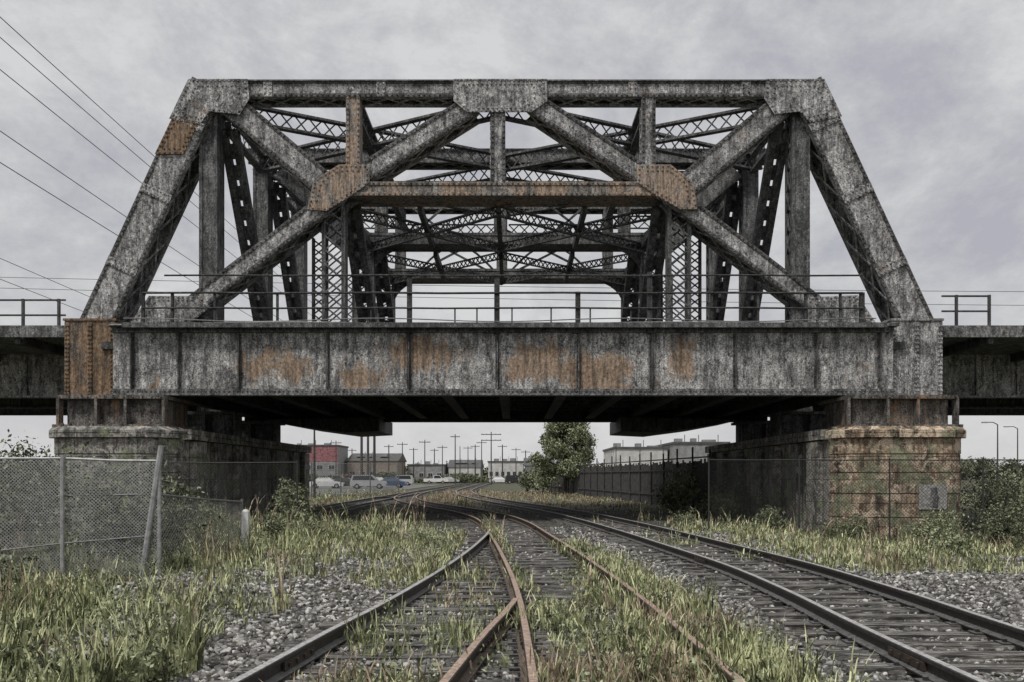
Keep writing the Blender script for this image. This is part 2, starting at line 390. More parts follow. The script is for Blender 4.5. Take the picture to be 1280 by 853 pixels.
def truss(y0, near):
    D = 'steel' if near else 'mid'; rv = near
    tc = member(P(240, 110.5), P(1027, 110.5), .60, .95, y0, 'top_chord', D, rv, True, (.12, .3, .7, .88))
    mb = MB(); mb.box(P(238,0).x, P(1029,0).x, y0-.06, y0+1.0, P(0,102.2).z, P(0,102.2).z+.05); mb.build('cover_plate', M['dark' if near else 'soot_shade'], tc)
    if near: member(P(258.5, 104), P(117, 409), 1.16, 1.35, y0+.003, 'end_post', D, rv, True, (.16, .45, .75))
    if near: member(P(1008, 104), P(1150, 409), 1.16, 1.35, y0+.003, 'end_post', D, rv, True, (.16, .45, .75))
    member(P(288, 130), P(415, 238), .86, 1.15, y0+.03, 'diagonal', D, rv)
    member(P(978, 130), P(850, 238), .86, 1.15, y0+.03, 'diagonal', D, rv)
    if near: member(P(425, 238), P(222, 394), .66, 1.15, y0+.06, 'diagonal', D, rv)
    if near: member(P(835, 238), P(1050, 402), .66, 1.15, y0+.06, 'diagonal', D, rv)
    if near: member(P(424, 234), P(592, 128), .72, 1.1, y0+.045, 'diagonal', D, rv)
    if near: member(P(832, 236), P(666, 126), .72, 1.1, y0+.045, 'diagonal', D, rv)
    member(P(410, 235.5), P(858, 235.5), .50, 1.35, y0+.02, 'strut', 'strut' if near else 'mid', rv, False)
    for x, y1, y2, w, mt in ((441, 119, 226, .5, 'strut' if near else D), (622.5, 134, 228, .52, D), (811, 119, 226, .5, D)):
        member(P(x, y1), P(x, y2), w, .55, y0+.012, 'vertical', mt, rv)
    for x in (257, 1004):
        member(P(x, 128), P(x, 470), .66, .8, y0+.25, 'hanger', 'dark', False)
    for x in (414, 852):                                              # laced hangers under the mid node
        mb = MB(); Y = y0+.4
        for dx in (-.36, .36):
            mb.box(P(x,0).x+dx-.07, P(x,0).x+dx+.07, Y, Y+.5, P(0,470).z, P(0,252).z)
        lattice(mb, (P(x,0).x, Y-.01, P(0,470).z), (P(x,0).x, Y-.01, P(0,255).z), .62, .03, .05, (1,0,0), .8)
        lattice(mb, (P(x,0).x, Y+.5, P(0,470).z), (P(x,0).x, Y+.5, P(0,255).z), .62, .03, .05, (1,0,0), .8)
        mb.build('laced_hanger', M['dark'], br)
    if near:
        gusset([(567,99.5),(684,99.5),(684,127),(664,141),(584,141),(567,127)], y0, 'gusset_plate', 'steel', tc)
        gusset([(236,99.5),(310,99.5),(312,124),(300,144),(262,140),(250,156),(212,149)], y0, 'gusset_plate', 'steel', tc)
        gusset([(957,99.5),(1030,99.5),(1052,146),(1012,154),(1000,140),(968,144),(955,124)], y0, 'gusset_plate', 'steel', tc)
        gusset([(392,226),(424,206),(462,206),(462,228),(440,245),(408,264),(384,262)], y0+.02, 'gusset_plate', 'strut', tc)
        gusset([(796,206),(838,206),(866,228),(872,262),(850,262),(820,245),(796,228)], y0+.02, 'gusset_plate', 'strut', tc)
        gusset([(160,408),(186,370),(252,370),(262,384),(234,408)], y0+.05, 'gusset_plate', 'steel', tc)
        gusset([(1010,408),(1010,372),(1072,369),(1098,408)], y0+.05, 'gusset_plate', 'steel', tc)
        gusset([(217,145),(252,145),(230,193),(194,193)], y0+.01, 'rust_patch_plate', 'brown', tc)
    else:
        for a, b in ((338, 434), (818, 914)):
            mb = MB(); lattice(mb, (P(a,0).x, y0+.5, P(0,140).z), (P(b,0).x, y0+.5, P(0,140).z), .62, .1, .06)
            mb.build('lattice_web', M['dark'], tc)
    # curved knee brackets where the mid strut meets its hangers
    for x, sg in ((432, 1), (834, -1)):
        mb = MB(); pts = []
        x0 = P(x,0).x - sg*.2; z0 = P(0,247).z; rad = 1.5 if not near else .9
        pts = [(x0, z0), (x0, z0-rad)]
        for k in range(1, 8):
            t = math.pi/2*k/8; pts.append((x0+sg*rad*(1-math.cos(t)), z0-rad+rad*math.sin(t)))
        pts.append((x0+sg*rad, z0))
        if sg < 0: pts = pts[::-1]
        mb.prism(pts, y0+.5, y0+.56); mb.build('knee_bracket', M['dark'], br)
Ys = [YT, YT+BAY, YT+2*BAY]
for i, y in enumerate(Ys): truss(y, i == 0)
# lateral systems between the trusses
XN = [P(262,0).x, P(441,0).x, P(622.5,0).x, P(811,0).x, P(1004,0).x]
zt = P(0,122).z; zs = P(0,250).z
for k in range(2):
    ya, yb = Ys[k]+.95, Ys[k+1]
    for (xa, xb) in ((0,2), (2,0), (4,2), (2,4)):
        mb = MB(); lattice(mb, (XN[xa], ya, zt), (XN[xb], yb, zt-.02*(xa-xb)), .62, .26, .09, step=.9); mb.build('top_lateral', M['dark'], br)
    for x in XN:
        mb = MB(); lattice(mb, (x, ya, zt-.05), (x, yb, zt-.05), .7, .3, .10); mb.build('top_cross_strut', M['dark'], br)
    xs_ = [P(425,0).x, P(622.5,0).x, P(838,0).x]
    for (a, b) in ((0,1), (1,0), (2,1), (1,2)):
        mb = MB()
        if k == 0: lattice(mb, (xs_[a], Ys[k]+1.3, zs), (xs_[b], yb, zs+.02*(a-b)), .36, .14, .06, step=.9)
        else: lattice(mb, (xs_[a], Ys[k]+1.3, zs), (xs_[b], yb, zs+.02*(a-b)), .30, .10, .05, step=.9)
        mb.build('mid_lateral', M['dark'], br)
    for x in (xs_[0], P(520,0).x, xs_[1], P(735,0).x, xs_[2]):
        mb = MB(); mb.bar((x, Ys[k]+1.3, zs+.1), (x, yb, zs+.1), .30, .18); mb.build('mid_cross_strut', M['dark'], br)
    # sway bracing: perforated raking plates in the planes of the hangers, seen almost end on
    for x, dx in ((257, 1), (1004, -1), (414, 1), (852, -1)):
        X = P(x,0).x+dx*.55
        for (za, zb) in ((P(0,150).z if x in (257,1004) else P(0,250).z, P(0,440).z),):
            mb = MB(); a = Vector((X-dx*.0, Ys[k]+.9, za)); b = Vector((X, yb, zb)); u = (b-a).normalized()
            for off in (-.215, .215):
                mb.bar(a+Vector((off,0,0)), b+Vector((off,0,0)), .26, .30, (1,0,0))
            Lb = (b-a).length; m_ = int(Lb/.75)
            for j in range(m_+1): 
                c = a+u*(Lb*j/m_); mb.bar(c-u*.28, c+u*.28, .22, .03, (1,0,0))
            mb.build('sway_brace', M['dark'], br)
# sway frame seen over the tracks: thin crossed angles between trusses 2 and 3 (vertical planes across the span)
for (xa, xb) in ((450, 622), (622, 800)):
    for (z1, z2) in ((150, 240), (240, 150)):
        mb = MB(); mb.bar((P(xa,0).x, Ys[2]+.55, P(0,z1).z), (P(xb,0).x, Ys[2]+.55, P(0,z2).z), .10, .10); mb.build('counter_brace', M['dark'], br)
for (xa, xb) in ((470, 560), (560, 470), (685, 775), (775, 685)):
    mb = MB(); mb.bar((P(xa,0).x, Ys[1]+.62, P(0,(170 if xa < xb else 160)).z), (P(xb,0).x, Ys[1]+.62, P(0,240).z), .09, .09); mb.build('counter_brace', M['dark'], br)
for yy_ in (Ys[1], Ys[2]):                                                # lattice struts hung below the top chords
    for (xa, xb) in ((446, 612), (634, 806)):
        mb = MB(); lattice(mb, (P(xa,0).x, yy_+.7, P(0,152).z), (P(xb,0).x, yy_+.7, P(0,152).z), .55, .08, .06); mb.build('lattice_strut', M['dark'], br)
for x in (386, 880):
    for yy_ in (Ys[0]+1.6, Ys[1]+.9, Ys[2]+.9):
        mb = MB(); X = P(x,0).x
        for dx in (-.22, .22): mb.box(X+dx-.04, X+dx+.04, yy_, yy_+.25, P(0,470).z, P(0,282).z)
        lattice(mb, (X, yy_-.01, P(0,470).z), (X, yy_-.01, P(0,285).z), .40, .03, .04, (1,0,0), .8); mb.build('laced_hanger', M['dark'], br)
# arched brackets under the far top chord
for (xa, xb) in ((470, 612), (634, 780)):
    mb = MB(); mb.tube([(P(xa+(xb-xa)*t/12,0).x, Ys[2]+.45, P(0,232-50*math.sin(math.pi*t/12)).z) for t in range(13)], .06, 5); mb.build('arched_brace', M['dark'], br)
# shoe boxes at both ends of the near truss
for (a, b, mt, lb) in ((83, 146, 'brown', 'brown rusted end shoe'), (1112, 1176, 'steel', 'grey end shoe')):
    for i, y in enumerate(Ys):
        mb = MB(); x0, x1 = P(a,0).x, P(b,0).x; y0 = y-.12
        mb.box(x0, x1, y0, y+1.4, 4.58, P(0,402).z)
        for e in (x0+.09, (x0+x1)/2, x1-.09):
            mb.box(e-.085, e+.085, y0-.03, y0+.001, 4.62, P(0,404).z)
            if i == 0:
                for o in (-.045, .045): mb.rivrow((e+o, y0-.03, 4.65), (e+o, y0-.03, P(0,406).z), .15)
        mb.box(x0-.04, x1+.04, y0-.05, y+1.45, P(0,402).z+.003, P(0,402).z+.08)
        mb.box(x0-.1, x1+.1, y0-.08, y+1.5, 4.47, 4.577)
        o = mb.build('end_shoe', M[mt if i == 0 else 'mid'], br)
        if i == 0: o['label'] = lb
# fascia plate girders near and far
XL, XR = P(148,0).x, P(1110,0).x
ST = [172, 230, 304, 413, 513, 622, 722, 812, 915, 1015, 1093]
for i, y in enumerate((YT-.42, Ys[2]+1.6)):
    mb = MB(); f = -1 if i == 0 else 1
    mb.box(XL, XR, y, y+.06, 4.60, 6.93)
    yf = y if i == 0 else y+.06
    mb.build('fascia_web', M['girder' if i == 0 else 'soot_shade'], br)
    mb = MB()
    mb.box(XL-.1, XR+.1, y-.22, y+.28, 4.52, 4.597)
    mb.box(XL, XR, y-.10 if f < 0 else y+.062, y-.002 if f < 0 else y+.16, 4.60, 4.76)
    if f < 0:
        mb.rivrow((XL, y-.10, 4.68), (XR, y-.10, 4.68), .16)
    mb.build('bottom_flange', M['mid' if i == 0 else 'soot_shade'], br)
    mb = MB()
    mb.box(XL-.1, XR+.1, y-.30, y+.3, 6.935, 7.04)
    mb.box(XL, XR, y-.10 if f < 0 else y+.062, y-.002 if f < 0 else y+.16, 6.74, 6.93)
    if f < 0: mb.box(XL+.5, XR-.4, y-.46, y-.302, 6.86, 7.03)  # dark lip: thicker flange edge with its shadow band put into the shape
    if f < 0: mb.rivrow((XL, y-.10, 6.83), (XR, y-.10, 6.83), .16)
    mb.build('top_flange', M['dark'], br)
    if i == 0:
        for k, px in enumerate(ST):
            mb = MB(); x = P(px,0).x; w = .14
            mb.box(x-w/2, x+w/2, y-.035, y-.003, 4.762, 6.738); mb.box(x-.02, x+.02, y-.17, y-.036, 4.762, 6.738)
            mb.rivrow((x-w/2+.03, y-.035, 4.8), (x-w/2+.03, y-.035, 6.7), .17, r=.025)
            mb.build('stiffener', M['edge'], br)
# floor: deck plate, floor beams and stringers under it
mb = MB(); mb.box(P(130,0).x, P(1128,0).x, YT-.25, Ys[2]+1.5, 6.2, 6.45); mb.build('deck', M['soot_shade'], br)
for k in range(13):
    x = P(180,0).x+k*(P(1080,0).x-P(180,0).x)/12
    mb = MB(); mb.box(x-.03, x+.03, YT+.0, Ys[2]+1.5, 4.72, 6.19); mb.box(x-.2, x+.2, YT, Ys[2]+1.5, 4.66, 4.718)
    mb.build('floor_beam', M['soot_shade'], br)
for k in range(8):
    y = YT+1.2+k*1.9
    mb = MB(); mb.box(P(160,0).x, P(1100,0).x, y, y+.25, 5.0, 5.5); mb.build('stringer', M['soot_shade'], br)
# low hanging haunches by the piers on the far side
for (a, b, c, d) in ((352, 486, 395, 480), (905, 766, 862, 774)):
    Y0 = 47.6
    pa = [at(a, 530, Y0), at(b, 527, Y0), at(b, 543, Y0), at(c+(d-c)*.6, 545, Y0), at(c, 538, Y0)]
    mb = MB(); q = [(p.x, p.z) for p in pa]
    if a > b: q = q[::-1]
    mb.prism(q, Y0-3.5, Y0+1.5); mb.build('haunch_plate', M['soot_shade'], br)
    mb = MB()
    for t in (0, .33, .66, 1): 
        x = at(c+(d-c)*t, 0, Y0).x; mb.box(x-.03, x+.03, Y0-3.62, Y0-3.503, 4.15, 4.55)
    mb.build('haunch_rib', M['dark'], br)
# near railing along the span
for (yy, r) in ((349.5, .034), (371, .040), (389.5, .034)):
    mb = MB(); a = 214 if yy < 360 else 187
    mb.tube([(P(a+(1070-a)*t/12,0).x, YT-.62, P(0,yy).z+.012*math.sin(t*2.1)) for t in range(13)], r, 5); mb.build('handrail', M['rail_paint'], br)
for px, top, w in ((187,371,.10),(223,371,.09),(275,371,.08),(352,371,.08),(412,371,.08),(467,389,.05),(514,347,.17),(570,389,.05),(597,389,.05),(621.5,345,.19),(640,389,.05),(688,389,.05),(721,369,.17),(736,389,.05),(786,389,.06),(809,345,.17),(885,371,.08),(942,371,.08),(1000,371,.08),(1043,371,.08),(1070,370,.15)):
    mb = MB(); mb.box(P(px,0).x-w/2, P(px,0).x+w/2, YT-.60, YT-.60+w, P(0, 412 if w < .16 else 420).z, P(0,top).z); mb.build('rail_post', M['rail_paint'], br)
# pipe and sagging cable on the deck edge
mb = MB(); mb.tube([(P(x,0).x, YT-.76, P(0, 409.5+1.8*math.sin(x*.013)).z) for x in range(150, 1108, 20)], .035, 6); mb.build('edge_conduit', M['galv_dark'], br)
mb = MB(); mb.tube([(P(x,0).x, YT-.70, P(0, 404.5+2.0*math.sin(x*.021+1)).z) for x in range(165, 1100, 20)], .02, 5); mb.build('edge_cable', M['galv_dark'], br)

# ------------------------------------------------------------------ approach spans
def approach(sgn, label):
    x0 = P(82,0).x if sgn < 0 else P(1177,0).x; x1 = sgn*60
    a, b = min(x0, x1), max(x0, x1)
    t = thing('approach_span', (x0, YT, 0), label, 'bridge span', 'approach spans either side of the truss bridge')
    mb = MB(); mb.box(a, b, YT+.1, Ys[2]+2.2, 6.78, 7.04); mb.box(a, b, YT+.04, YT+.097, 6.66, 7.08); mb.build('deck_edge', M['mid'], t)
    for i, Y in enumerate((36.9, 42.5, 47.5)):
        mb = MB(); mb.box(a, b, Y, Y+.06, 5.05, 6.777); mb.box(a, b, Y-.2, Y+.26, 4.97, 5.047)
        n_ = 26
        for k in range(n_):
            x = a+(b-a)*(k+.4)/n_; mb.box(x-.06, x+.06, Y-.12, Y-.002, 5.05, 6.77)
        mb.rivrow((a, Y-.2, 5.01), (max(a, -60) if sgn > 0 else a, Y-.2, 5.01), 1)
        mb.build('girder', M['girder' if i == 0 else 'soot_shade'], t)
    for k in range(12):
        x = a+(b-a)*(k+.5)/12; mb = MB(); mb.box(x-.1, x+.1, YT+.2, 36.77, 6.45, 6.777); mb.build('bracket', M['soot_shade'], t)
    for z in (P(0,374 if sgn < 0 else 369).z, P(0,393 if sgn < 0 else 388).z):
        mb = MB()
        e = sgn*(-P(-30,0).x if sgn < 0 else P(1241,0).x) if sgn > 0 else -40
        mb.bar((x0+sgn*.1, YT+.2, z), (e, YT+.2, z), .06, .05); mb.build('handrail', M['rail_paint'], t)
    pp = ([P(25,0).x, P(70,0).x] + [P(25,0).x-1.29*k for k in range(1, 15)]) if sgn < 0 else [P(1199,0).x, P(1240.3,0).x]
    for x in pp:
        mb = MB(); mb.box(x-.045, x+.045, YT+.16, YT+.24, 6.9 if sgn > 0 else 6.6, P(0,372.5 if sgn < 0 else 367.5).z); mb.build('rail_post', M['rail_paint'], t)
    # trestle legs far out so that the span stands on something
    for x in (x1-sgn*1.5, x1-sgn*22):
        mb = MB()
        for Y in (37, 42.5, 47.5): mb.box(x-.4, x+.4, Y-.4, Y+.4, -.9, 4.96)
        mb.build('support', M['dark'], t)
approach(-1, 'plate girder approach span with handrail running off left of the truss')
approach(1, 'plate girder approach span right of the truss with handrail ending partway')

# ------------------------------------------------------------------ piers
def pier(sgn, label, front, side):
    xi, xo = (10.9, 15.4) if sgn > 0 else (-11.3, -15.7)
    t = thing('bridge_pier', ((xi+xo)/2, 30, -.6), label, 'bridge pier')
    def outline(e=0):
        return [(xi-sgn*e, 48.4+e), (xi-sgn*e, 30.2), (xi+sgn*(.30)-sgn*e, 29.62-e*.4), (xi+sgn*.8-sgn*e*.5, 29.25-e), (xo-sgn*.8+sgn*e*.5, 29.25-e), (xo-sgn*.3+sgn*e, 29.62-e*.4), (xo+sgn*e, 30.2), (xo+sgn*e, 48.4+e)]
    def cut(poly, y0, y1):      # nose part and tail part
        return poly
    nose = [p for p in outline()[1:7]]; tail = [(xi+sgn*.02, 48.4), (xi+sgn*.02, 30.203), (xo-sgn*.02, 30.203), (xo-sgn*.02, 48.4)]
    mb = MB(); zc = -1.2; hs_ = (.78, .72, .80, .70, .62, .54)
    for k, hh in enumerate(hs_):                                        # dressed courses with raked joints
        e = (0, .02, -.012, .015, -.008, .01)[k]; ol = outline(e)[1:7]
        mb.zprism(ol, zc+.03, zc+hh-.012, 0); mb.zprism(outline(e-.05)[1:7], zc-.012 if k else zc, zc+.032); zc += hh
    mb.zprism(outline(-.04)[1:7], zc-.014, 2.98)
    o = mb.build('pier_nose', M[front], t)
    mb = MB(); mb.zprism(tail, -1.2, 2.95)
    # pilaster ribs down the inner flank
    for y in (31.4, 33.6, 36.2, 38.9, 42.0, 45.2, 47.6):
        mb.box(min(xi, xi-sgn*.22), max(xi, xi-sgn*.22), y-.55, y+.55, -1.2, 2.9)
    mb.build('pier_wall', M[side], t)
    nose2 = [p for p in outline(.16)[1:7]]
    mb = MB(); mb.zprism(nose2, 2.983, 3.22); mb.zprism(nose2, 3.222, 3.36, .18); mb.build('coping', M[front], t)
    mb = MB(); mb.box(min(xi-sgn*.25, xo+sgn*.1), max(xi-sgn*.25, xo+sgn*.1), 30.362, 48.55, 2.953, 3.30); mb.build('coping', M[side], t)
    for i, y in enumerate(Ys):
        mb = MB(); a, b = (xi+sgn*.5, xo-sgn*.05); a, b = min(a, b), max(a, b); yy = y-1.5 if i == 0 else y-.4
        z0 = 3.362 if i == 0 else 3.30
        mb.box(a, b, yy, y+1.7, z0, z0+.09); mb.box(a+.1, b-.1, yy+.12, y+1.6, 4.34, 4.465)
        mb.box(a+.3, b-.3, yy+.45, y+1.4, z0+.09, 4.34)
        for k in range(4):
            x = a+.12+(b-a-.24)*(0, .36, .64, 1)[k]; mb.box(x-.045, x+.045, yy+.13, yy+.449, z0+.09, 4.338)
        for k in range(12): mb.rivet((a+.2+(b-a-.4)*k/11, yy+.12, 4.40), r=.035)
        mb.build('bearing', M['bearing' if i == 0 else 'dark'], t)
        mb = MB()                                                     # bolts and rubble on the coping
        for k in range(7):
            x = a+.2+random.random()*(b-a-.4); mb.tube([(x, yy-.2, z0), (x+.02, yy-.2, z0+.12)], .05, 6)
        mb.build('anchor_bolts', M['dark'], t)
    return t
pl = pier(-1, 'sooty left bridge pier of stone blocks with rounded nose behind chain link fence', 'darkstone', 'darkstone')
pr = pier(1, 'tan sandstone right bridge pier with rounded nose and mossy stains', 'sandstone', 'darkstone')  # unlit flank gets the darker stone, its shade painted in
mb = MB(); a = at(1149, 637, 29.2); b = at(1184, 606, 29.2)
mb.box(a.x, b.x, 29.22, 29.247, a.z, b.z); o = mb.build('pale_panel', M['panel'], pr); o['label'] = 'pale square panel on the sandstone nose'
mb = MB(); mb.prism([(a.x+.40, a.z+.08), (a.x+.62, a.z+.05), (a.x+.66, a.z+.38), (a.x+.58, a.z+.74), (a.x+.43, a.z+.70), (a.x+.36, a.z+.35)], 29.205, 29.218)
mb.build('stain', M['mid'], o)

# ------------------------------------------------------------------ tracks
def spline(pts, step=.5):
    pts = [Vector((p[0], p[1], 0)) for p in pts]; pts = [2*pts[0]-pts[1]]+pts+[2*pts[-1]-pts[-2]]; out = []
    for i in range(1, len(pts)-2):
        a, b, c, d = pts[i-1:i+3]; n_ = max(2, int((c-b).length/step))
        for k in range(n_):
            t = k/n_; out.append(.5*((2*b)+(c-a)*t+(2*a-5*b+4*c-d)*t*t+(3*b-3*c+d-a)*t**3))
    out.append(pts[-2]); return out
def resample(c, step):
    out = [c[0].copy()]; acc = 0; dirs = []
    for i in range(1, len(c)):
        seg = c[i]-c[i-1]; L = seg.length; t = step-acc
        while t <= L: out.append(c[i-1]+seg*(t/L)); t += step
        acc = (acc+L) % step
    return out
def offset(c, d):
    out = []
    for i, p in enumerate(c):
        t = (c[min(i+1, len(c)-1)]-c[max(i-1, 0)]).normalized(); out.append(p+Vector((t.y, -t.x, 0))*d)
    return out
PROF = [(-.07,0), (.07,0), (.07,.014), (.012,.035), (.012,.105), (.036,.118), (.036,.148), (.028,.156), (-.028,.156), (-.036,.148), (-.036,.118), (-.012,.105), (-.012,.035), (-.07,.014)]
def rail(line, parent, mat='rail', zb=.055):
    mb = MB(); n_ = len(PROF)
    for i, p in enumerate(line):
        t = (line[min(i+1, len(line)-1)]-line[max(i-1, 0)]).normalized(); sd = Vector((t.y, -t.x, 0))
        for a, b in PROF: mb.v.append((p.x+sd.x*a*1.15, p.y+sd.y*a*1.15, zb+b))
    for i in range(len(line)-1):
        for k in range(n_): mb.f.append((i*n_+k, i*n_+(k+1)%n_, (i+1)*n_+(k+1)%n_, (i+1)*n_+k))
    mb.f.append(tuple(range(n_))); mb.f.append(tuple((len(line)-1)*n_+k for k in range(n_))[::-1])
    o = mb.build('rail', M[mat], parent)
    for yj in (7.6, 16.3, 25.5):                                       # bolted joint bars
        for sgn in (-1, 1):
            i = min(range(len(line)), key=lambda q: abs(line[q].y-yj-.35*len(mat) % 1.3))
            if i < 2 or i > len(line)-3: continue
            t = (line[i+1]-line[i-1]).normalized(); sd = Vector((t.y, -t.x, 0)); c = line[i]+sd*sgn*.032; jb = MB()
            jb.quadbox((c.x, c.y, zb+.072), t*.36, sd*.013, Vector((0, 0, .036)))
            for b_ in (-.27, -.09, .09, .27):
                w_ = c+t*b_+sd*sgn*.012; jb.quadbox((w_.x, w_.y, zb+.072), t*.017, sd*.016, Vector((0, 0, .017)))
            jb.build('joint_bar', M['rail_rusty'], o)
    return o
def sleeper_mb(mb, p, t, half0, half1, top):
    sd = Vector((t.y, -t.x, 0)); a = p-sd*half0; b = p+sd*half1
    j = random.uniform(-.05, .05); u = (b-a).normalized()
    # slightly split, worn block: two ends and a body with uneven tops
    tz = top+random.uniform(-.018, .012); w = random.uniform(.10, .13)
    c = (a+b)/2+Vector((0, 0, tz-.09)); L = (b-a).length/2+random.uniform(-.08, .08)
    tt = (t+u*random.uniform(-.03, .03)).normalized()
    mb.quadbox(c, u*L, tt*w, Vector((0, 0, .09)))
    mb.quadbox(c+u*(L-.25)+Vector((0,0,.003)), u*.26, tt*(w-.02), Vector((0,0,.092)))
def plates(mb, p, t, d, zb=.05):
    sd = Vector((t.y, -t.x, 0)); q = p+sd*d
    mb.quadbox((q.x, q.y, zb-.001), sd*.17, t*.085, Vector((0,0,.010)))
    for e in (-.11, .11):
        w = q+sd*e; mb.quadbox((w.x, w.y, zb+.02), sd*.018, t*.018, Vector((0,0,.02)))
GA = .753
def track(name, pts, label, ymax_ind, rails=('rail', 'rail'), hs=lambda p: (1.3, 1.3), smin=0, plate_to=20):
    c = spline(pts); root = thing(name, (c[0].x, c[0].y, 0), label, 'railway track')
    for s_, mt in zip((-1, 1), rails): rail(offset(c, s_*GA), root, mt)
    sl = resample(c, .56); rest = MB(); cnt = 0
    for i, p in enumerate(sl):
        t = (sl[min(i+1, len(sl)-1)]-sl[max(i-1, 0)]).normalized()
        if p.y < smin: continue
        h0, h1 = hs(p)
        if p.y < ymax_ind and cnt < 98:
            mb = MB(); sleeper_mb(mb, p, t, h0, h1, .048); so_ = mb.build('sleeper', M['tie'], root); cnt += 1
            if p.y < plate_to:
                for d in (-GA, GA): pm = MB(); plates(pm, p, t, d); pm.build('tie_plate', M['rail'], so_)
        elif p.y < 160: sleeper_mb(rest, p, t, h0, h1, .048)
    if rest.v: tag(rest.build('sleeper', M['tie'], root), kind='stuff')
    return root, c
Rc = [(4.1,2),(4.2,8),(4.35,11.6),(4.35,15),(4.05,19.5),(3.7,24.2),(3.15,30),(2.4,36),(1.2,43),(-.6,52),(-2.6,64),(-4.3,80),(-5.2,110),(-5.3,250)]
track('railway_track', Rc, 'dark railway track curving past the right pier, nearest to the sandstone', 56)
Nl = [(-2.35,3.5),(-2.05,6),(-1.75,8.57),(-1.50,10.4),(-1.146,13.85),(-.86,17.8),(-.66,22),(-.62,24.2)]
Nline = spline(Nl)
def nleft(y): return np.interp(y, [p.y for p in Nline], [p.x for p in Nline])
Mc = [(.92,2),(.90,7.5),(.80,12),(.52,17.5),(.20,22.5),(-.18,28),(-.8,33),(-1.9,38),(-3.5,43.5),(-5.6,51),(-7.4,61),(-8.5,75),(-8.85,90)]
def mh(p):
    if p.y < 21: return (p.x-nleft(p.y)+.5, 1.3)
    return (1.3, 1.3)
mroot, mc = track('railway_track', Mc, 'rusty middle railway track overgrown with grass and joined by a turnout', 58, ('rail_rusty', 'rail_rusty'), mh)
nroot = thing('turnout_rails', (Nl[0][0], 3.5, 0), 'curved turnout rails diverging to the bottom left from the middle track', 'railway track')
rail(Nline, nroot, 'rail', .059)
nr = [p for p in offset(Nline, GA*2)]
rail([p for p in nr if p.y < 10.75], nroot, 'rail_rusty', .059)
q = [p for p in nr if p.y < 10.75][-1]; mb = MB(); mb.quadbox((q.x+.03, q.y-.45, .085), (.11, 0, 0), (.03, .55, 0), (0, 0, .03))
for k in range(4):
    for e in (-.09, .12): mb.tube([(q.x+e+.015*k, q.y-.85+k*.26, .11), (q.x+e+.015*k, q.y-.85+k*.26, .145)], .018, 6)
mb.build('frog_casting', M['rail_rusty'], nroot)
track('railway_track', [(-8.3,36),(-8.75,45),(-8.9,60),(-8.9,90),(-8.9,300)], 'straight railway track on the left running to the far yard', 75, ('rail', 'rail'), plate_to=0)

# loose ballast stones
def stones():
    ico = []; 
    base = np.array([(0,0,1),(.89,0,.45),(.28,.85,.45),(-.72,.53,.45),(-.72,-.53,.45),(.28,-.85,.45),(.72,.53,-.45),(-.28,.85,-.45),(-.89,0,-.45),(-.28,-.85,-.45),(.72,-.53,-.45),(0,0,-1)])
    fc = np.array([(0,1,2),(0,2,3),(0,3,4),(0,4,5),(0,5,1),(1,6,2),(2,7,3),(3,8,4),(4,9,5),(5,10,1),(6,7,2),(7,8,3),(8,9,4),(9,10,5),(10,6,1),(6,11,7),(7,11,8),(8,11,9),(9,11,10),(10,11,6)])
    K = 60000; y = 4.6+(rng.random(K)**1.6)*24; x = rng.uniform(-.62, .62, K)*y
    dR = x-np.interp(y, [p[1] for p in Rc], [p[0] for p in Rc]); dM = x-np.interp(y, [p[1] for p in Mc], [p[0] for p in Mc])
    keep = (x > -6) & ((np.abs(dR) > 1.25) | (rng.random(K) < .45)) & ((np.abs(dM) > 1.2) | (rng.random(K) < .45))
    x = x[keep]; y = y[keep]; k = len(x)
    s_ = rng.uniform(.014, .038, k)*(1+.03*y)
    v = base[None]*(1+.30*rng.standard_normal((k, 12, 1)).clip(-1.2, 1.2)) + .22*rng.standard_normal((k, 12, 3)).clip(-1, 1)
    v *= np.stack([s_, s_*rng.uniform(.6, 1, k), s_*rng.uniform(.45, .85, k)], 1)[:, None, :]
    a = rng.uniform(0, 6.28, k)[:, None]; ca, sa = np.cos(a), np.sin(a)
    v = np.stack([v[..., 0]*ca-v[..., 1]*sa, v[..., 0]*sa+v[..., 1]*ca, v[..., 2]], 2)
    z = np.array([gz(p, q) for p, q in zip(x, y)])+s_*.25
    v += np.stack([x, y, z], 1)[:, None, :]
    Vs = [v.reshape(-1, 3)]; Fs = [(fc[None]+12*np.arange(k)[:, None, None]).reshape(-1, 3)]
    m, nt, b = newmat('ballast_stone'); n = N(nt)
    v = n.vor(n.pos(), 16, 'Color'); sep = nt.nodes.new('ShaderNodeSeparateColor'); nt.links.new(v, sep.inputs[0])
    nt.links.new(n.ramp(sep.outputs[0], [(0., (.04,.038,.036)), (.5, (.17,.165,.155)), (.8, (.34,.33,.31)), (1., (.66,.64,.6))]), b.inputs['Base Color']); b.inputs['Roughness'].default_value = .9
    o = npmesh('ballast_stones', np.concatenate(Vs), np.concatenate(Fs), m)
    tag(o, 'loose grey ballast stones between the rails', 'gravel', kind='stuff')
stones()

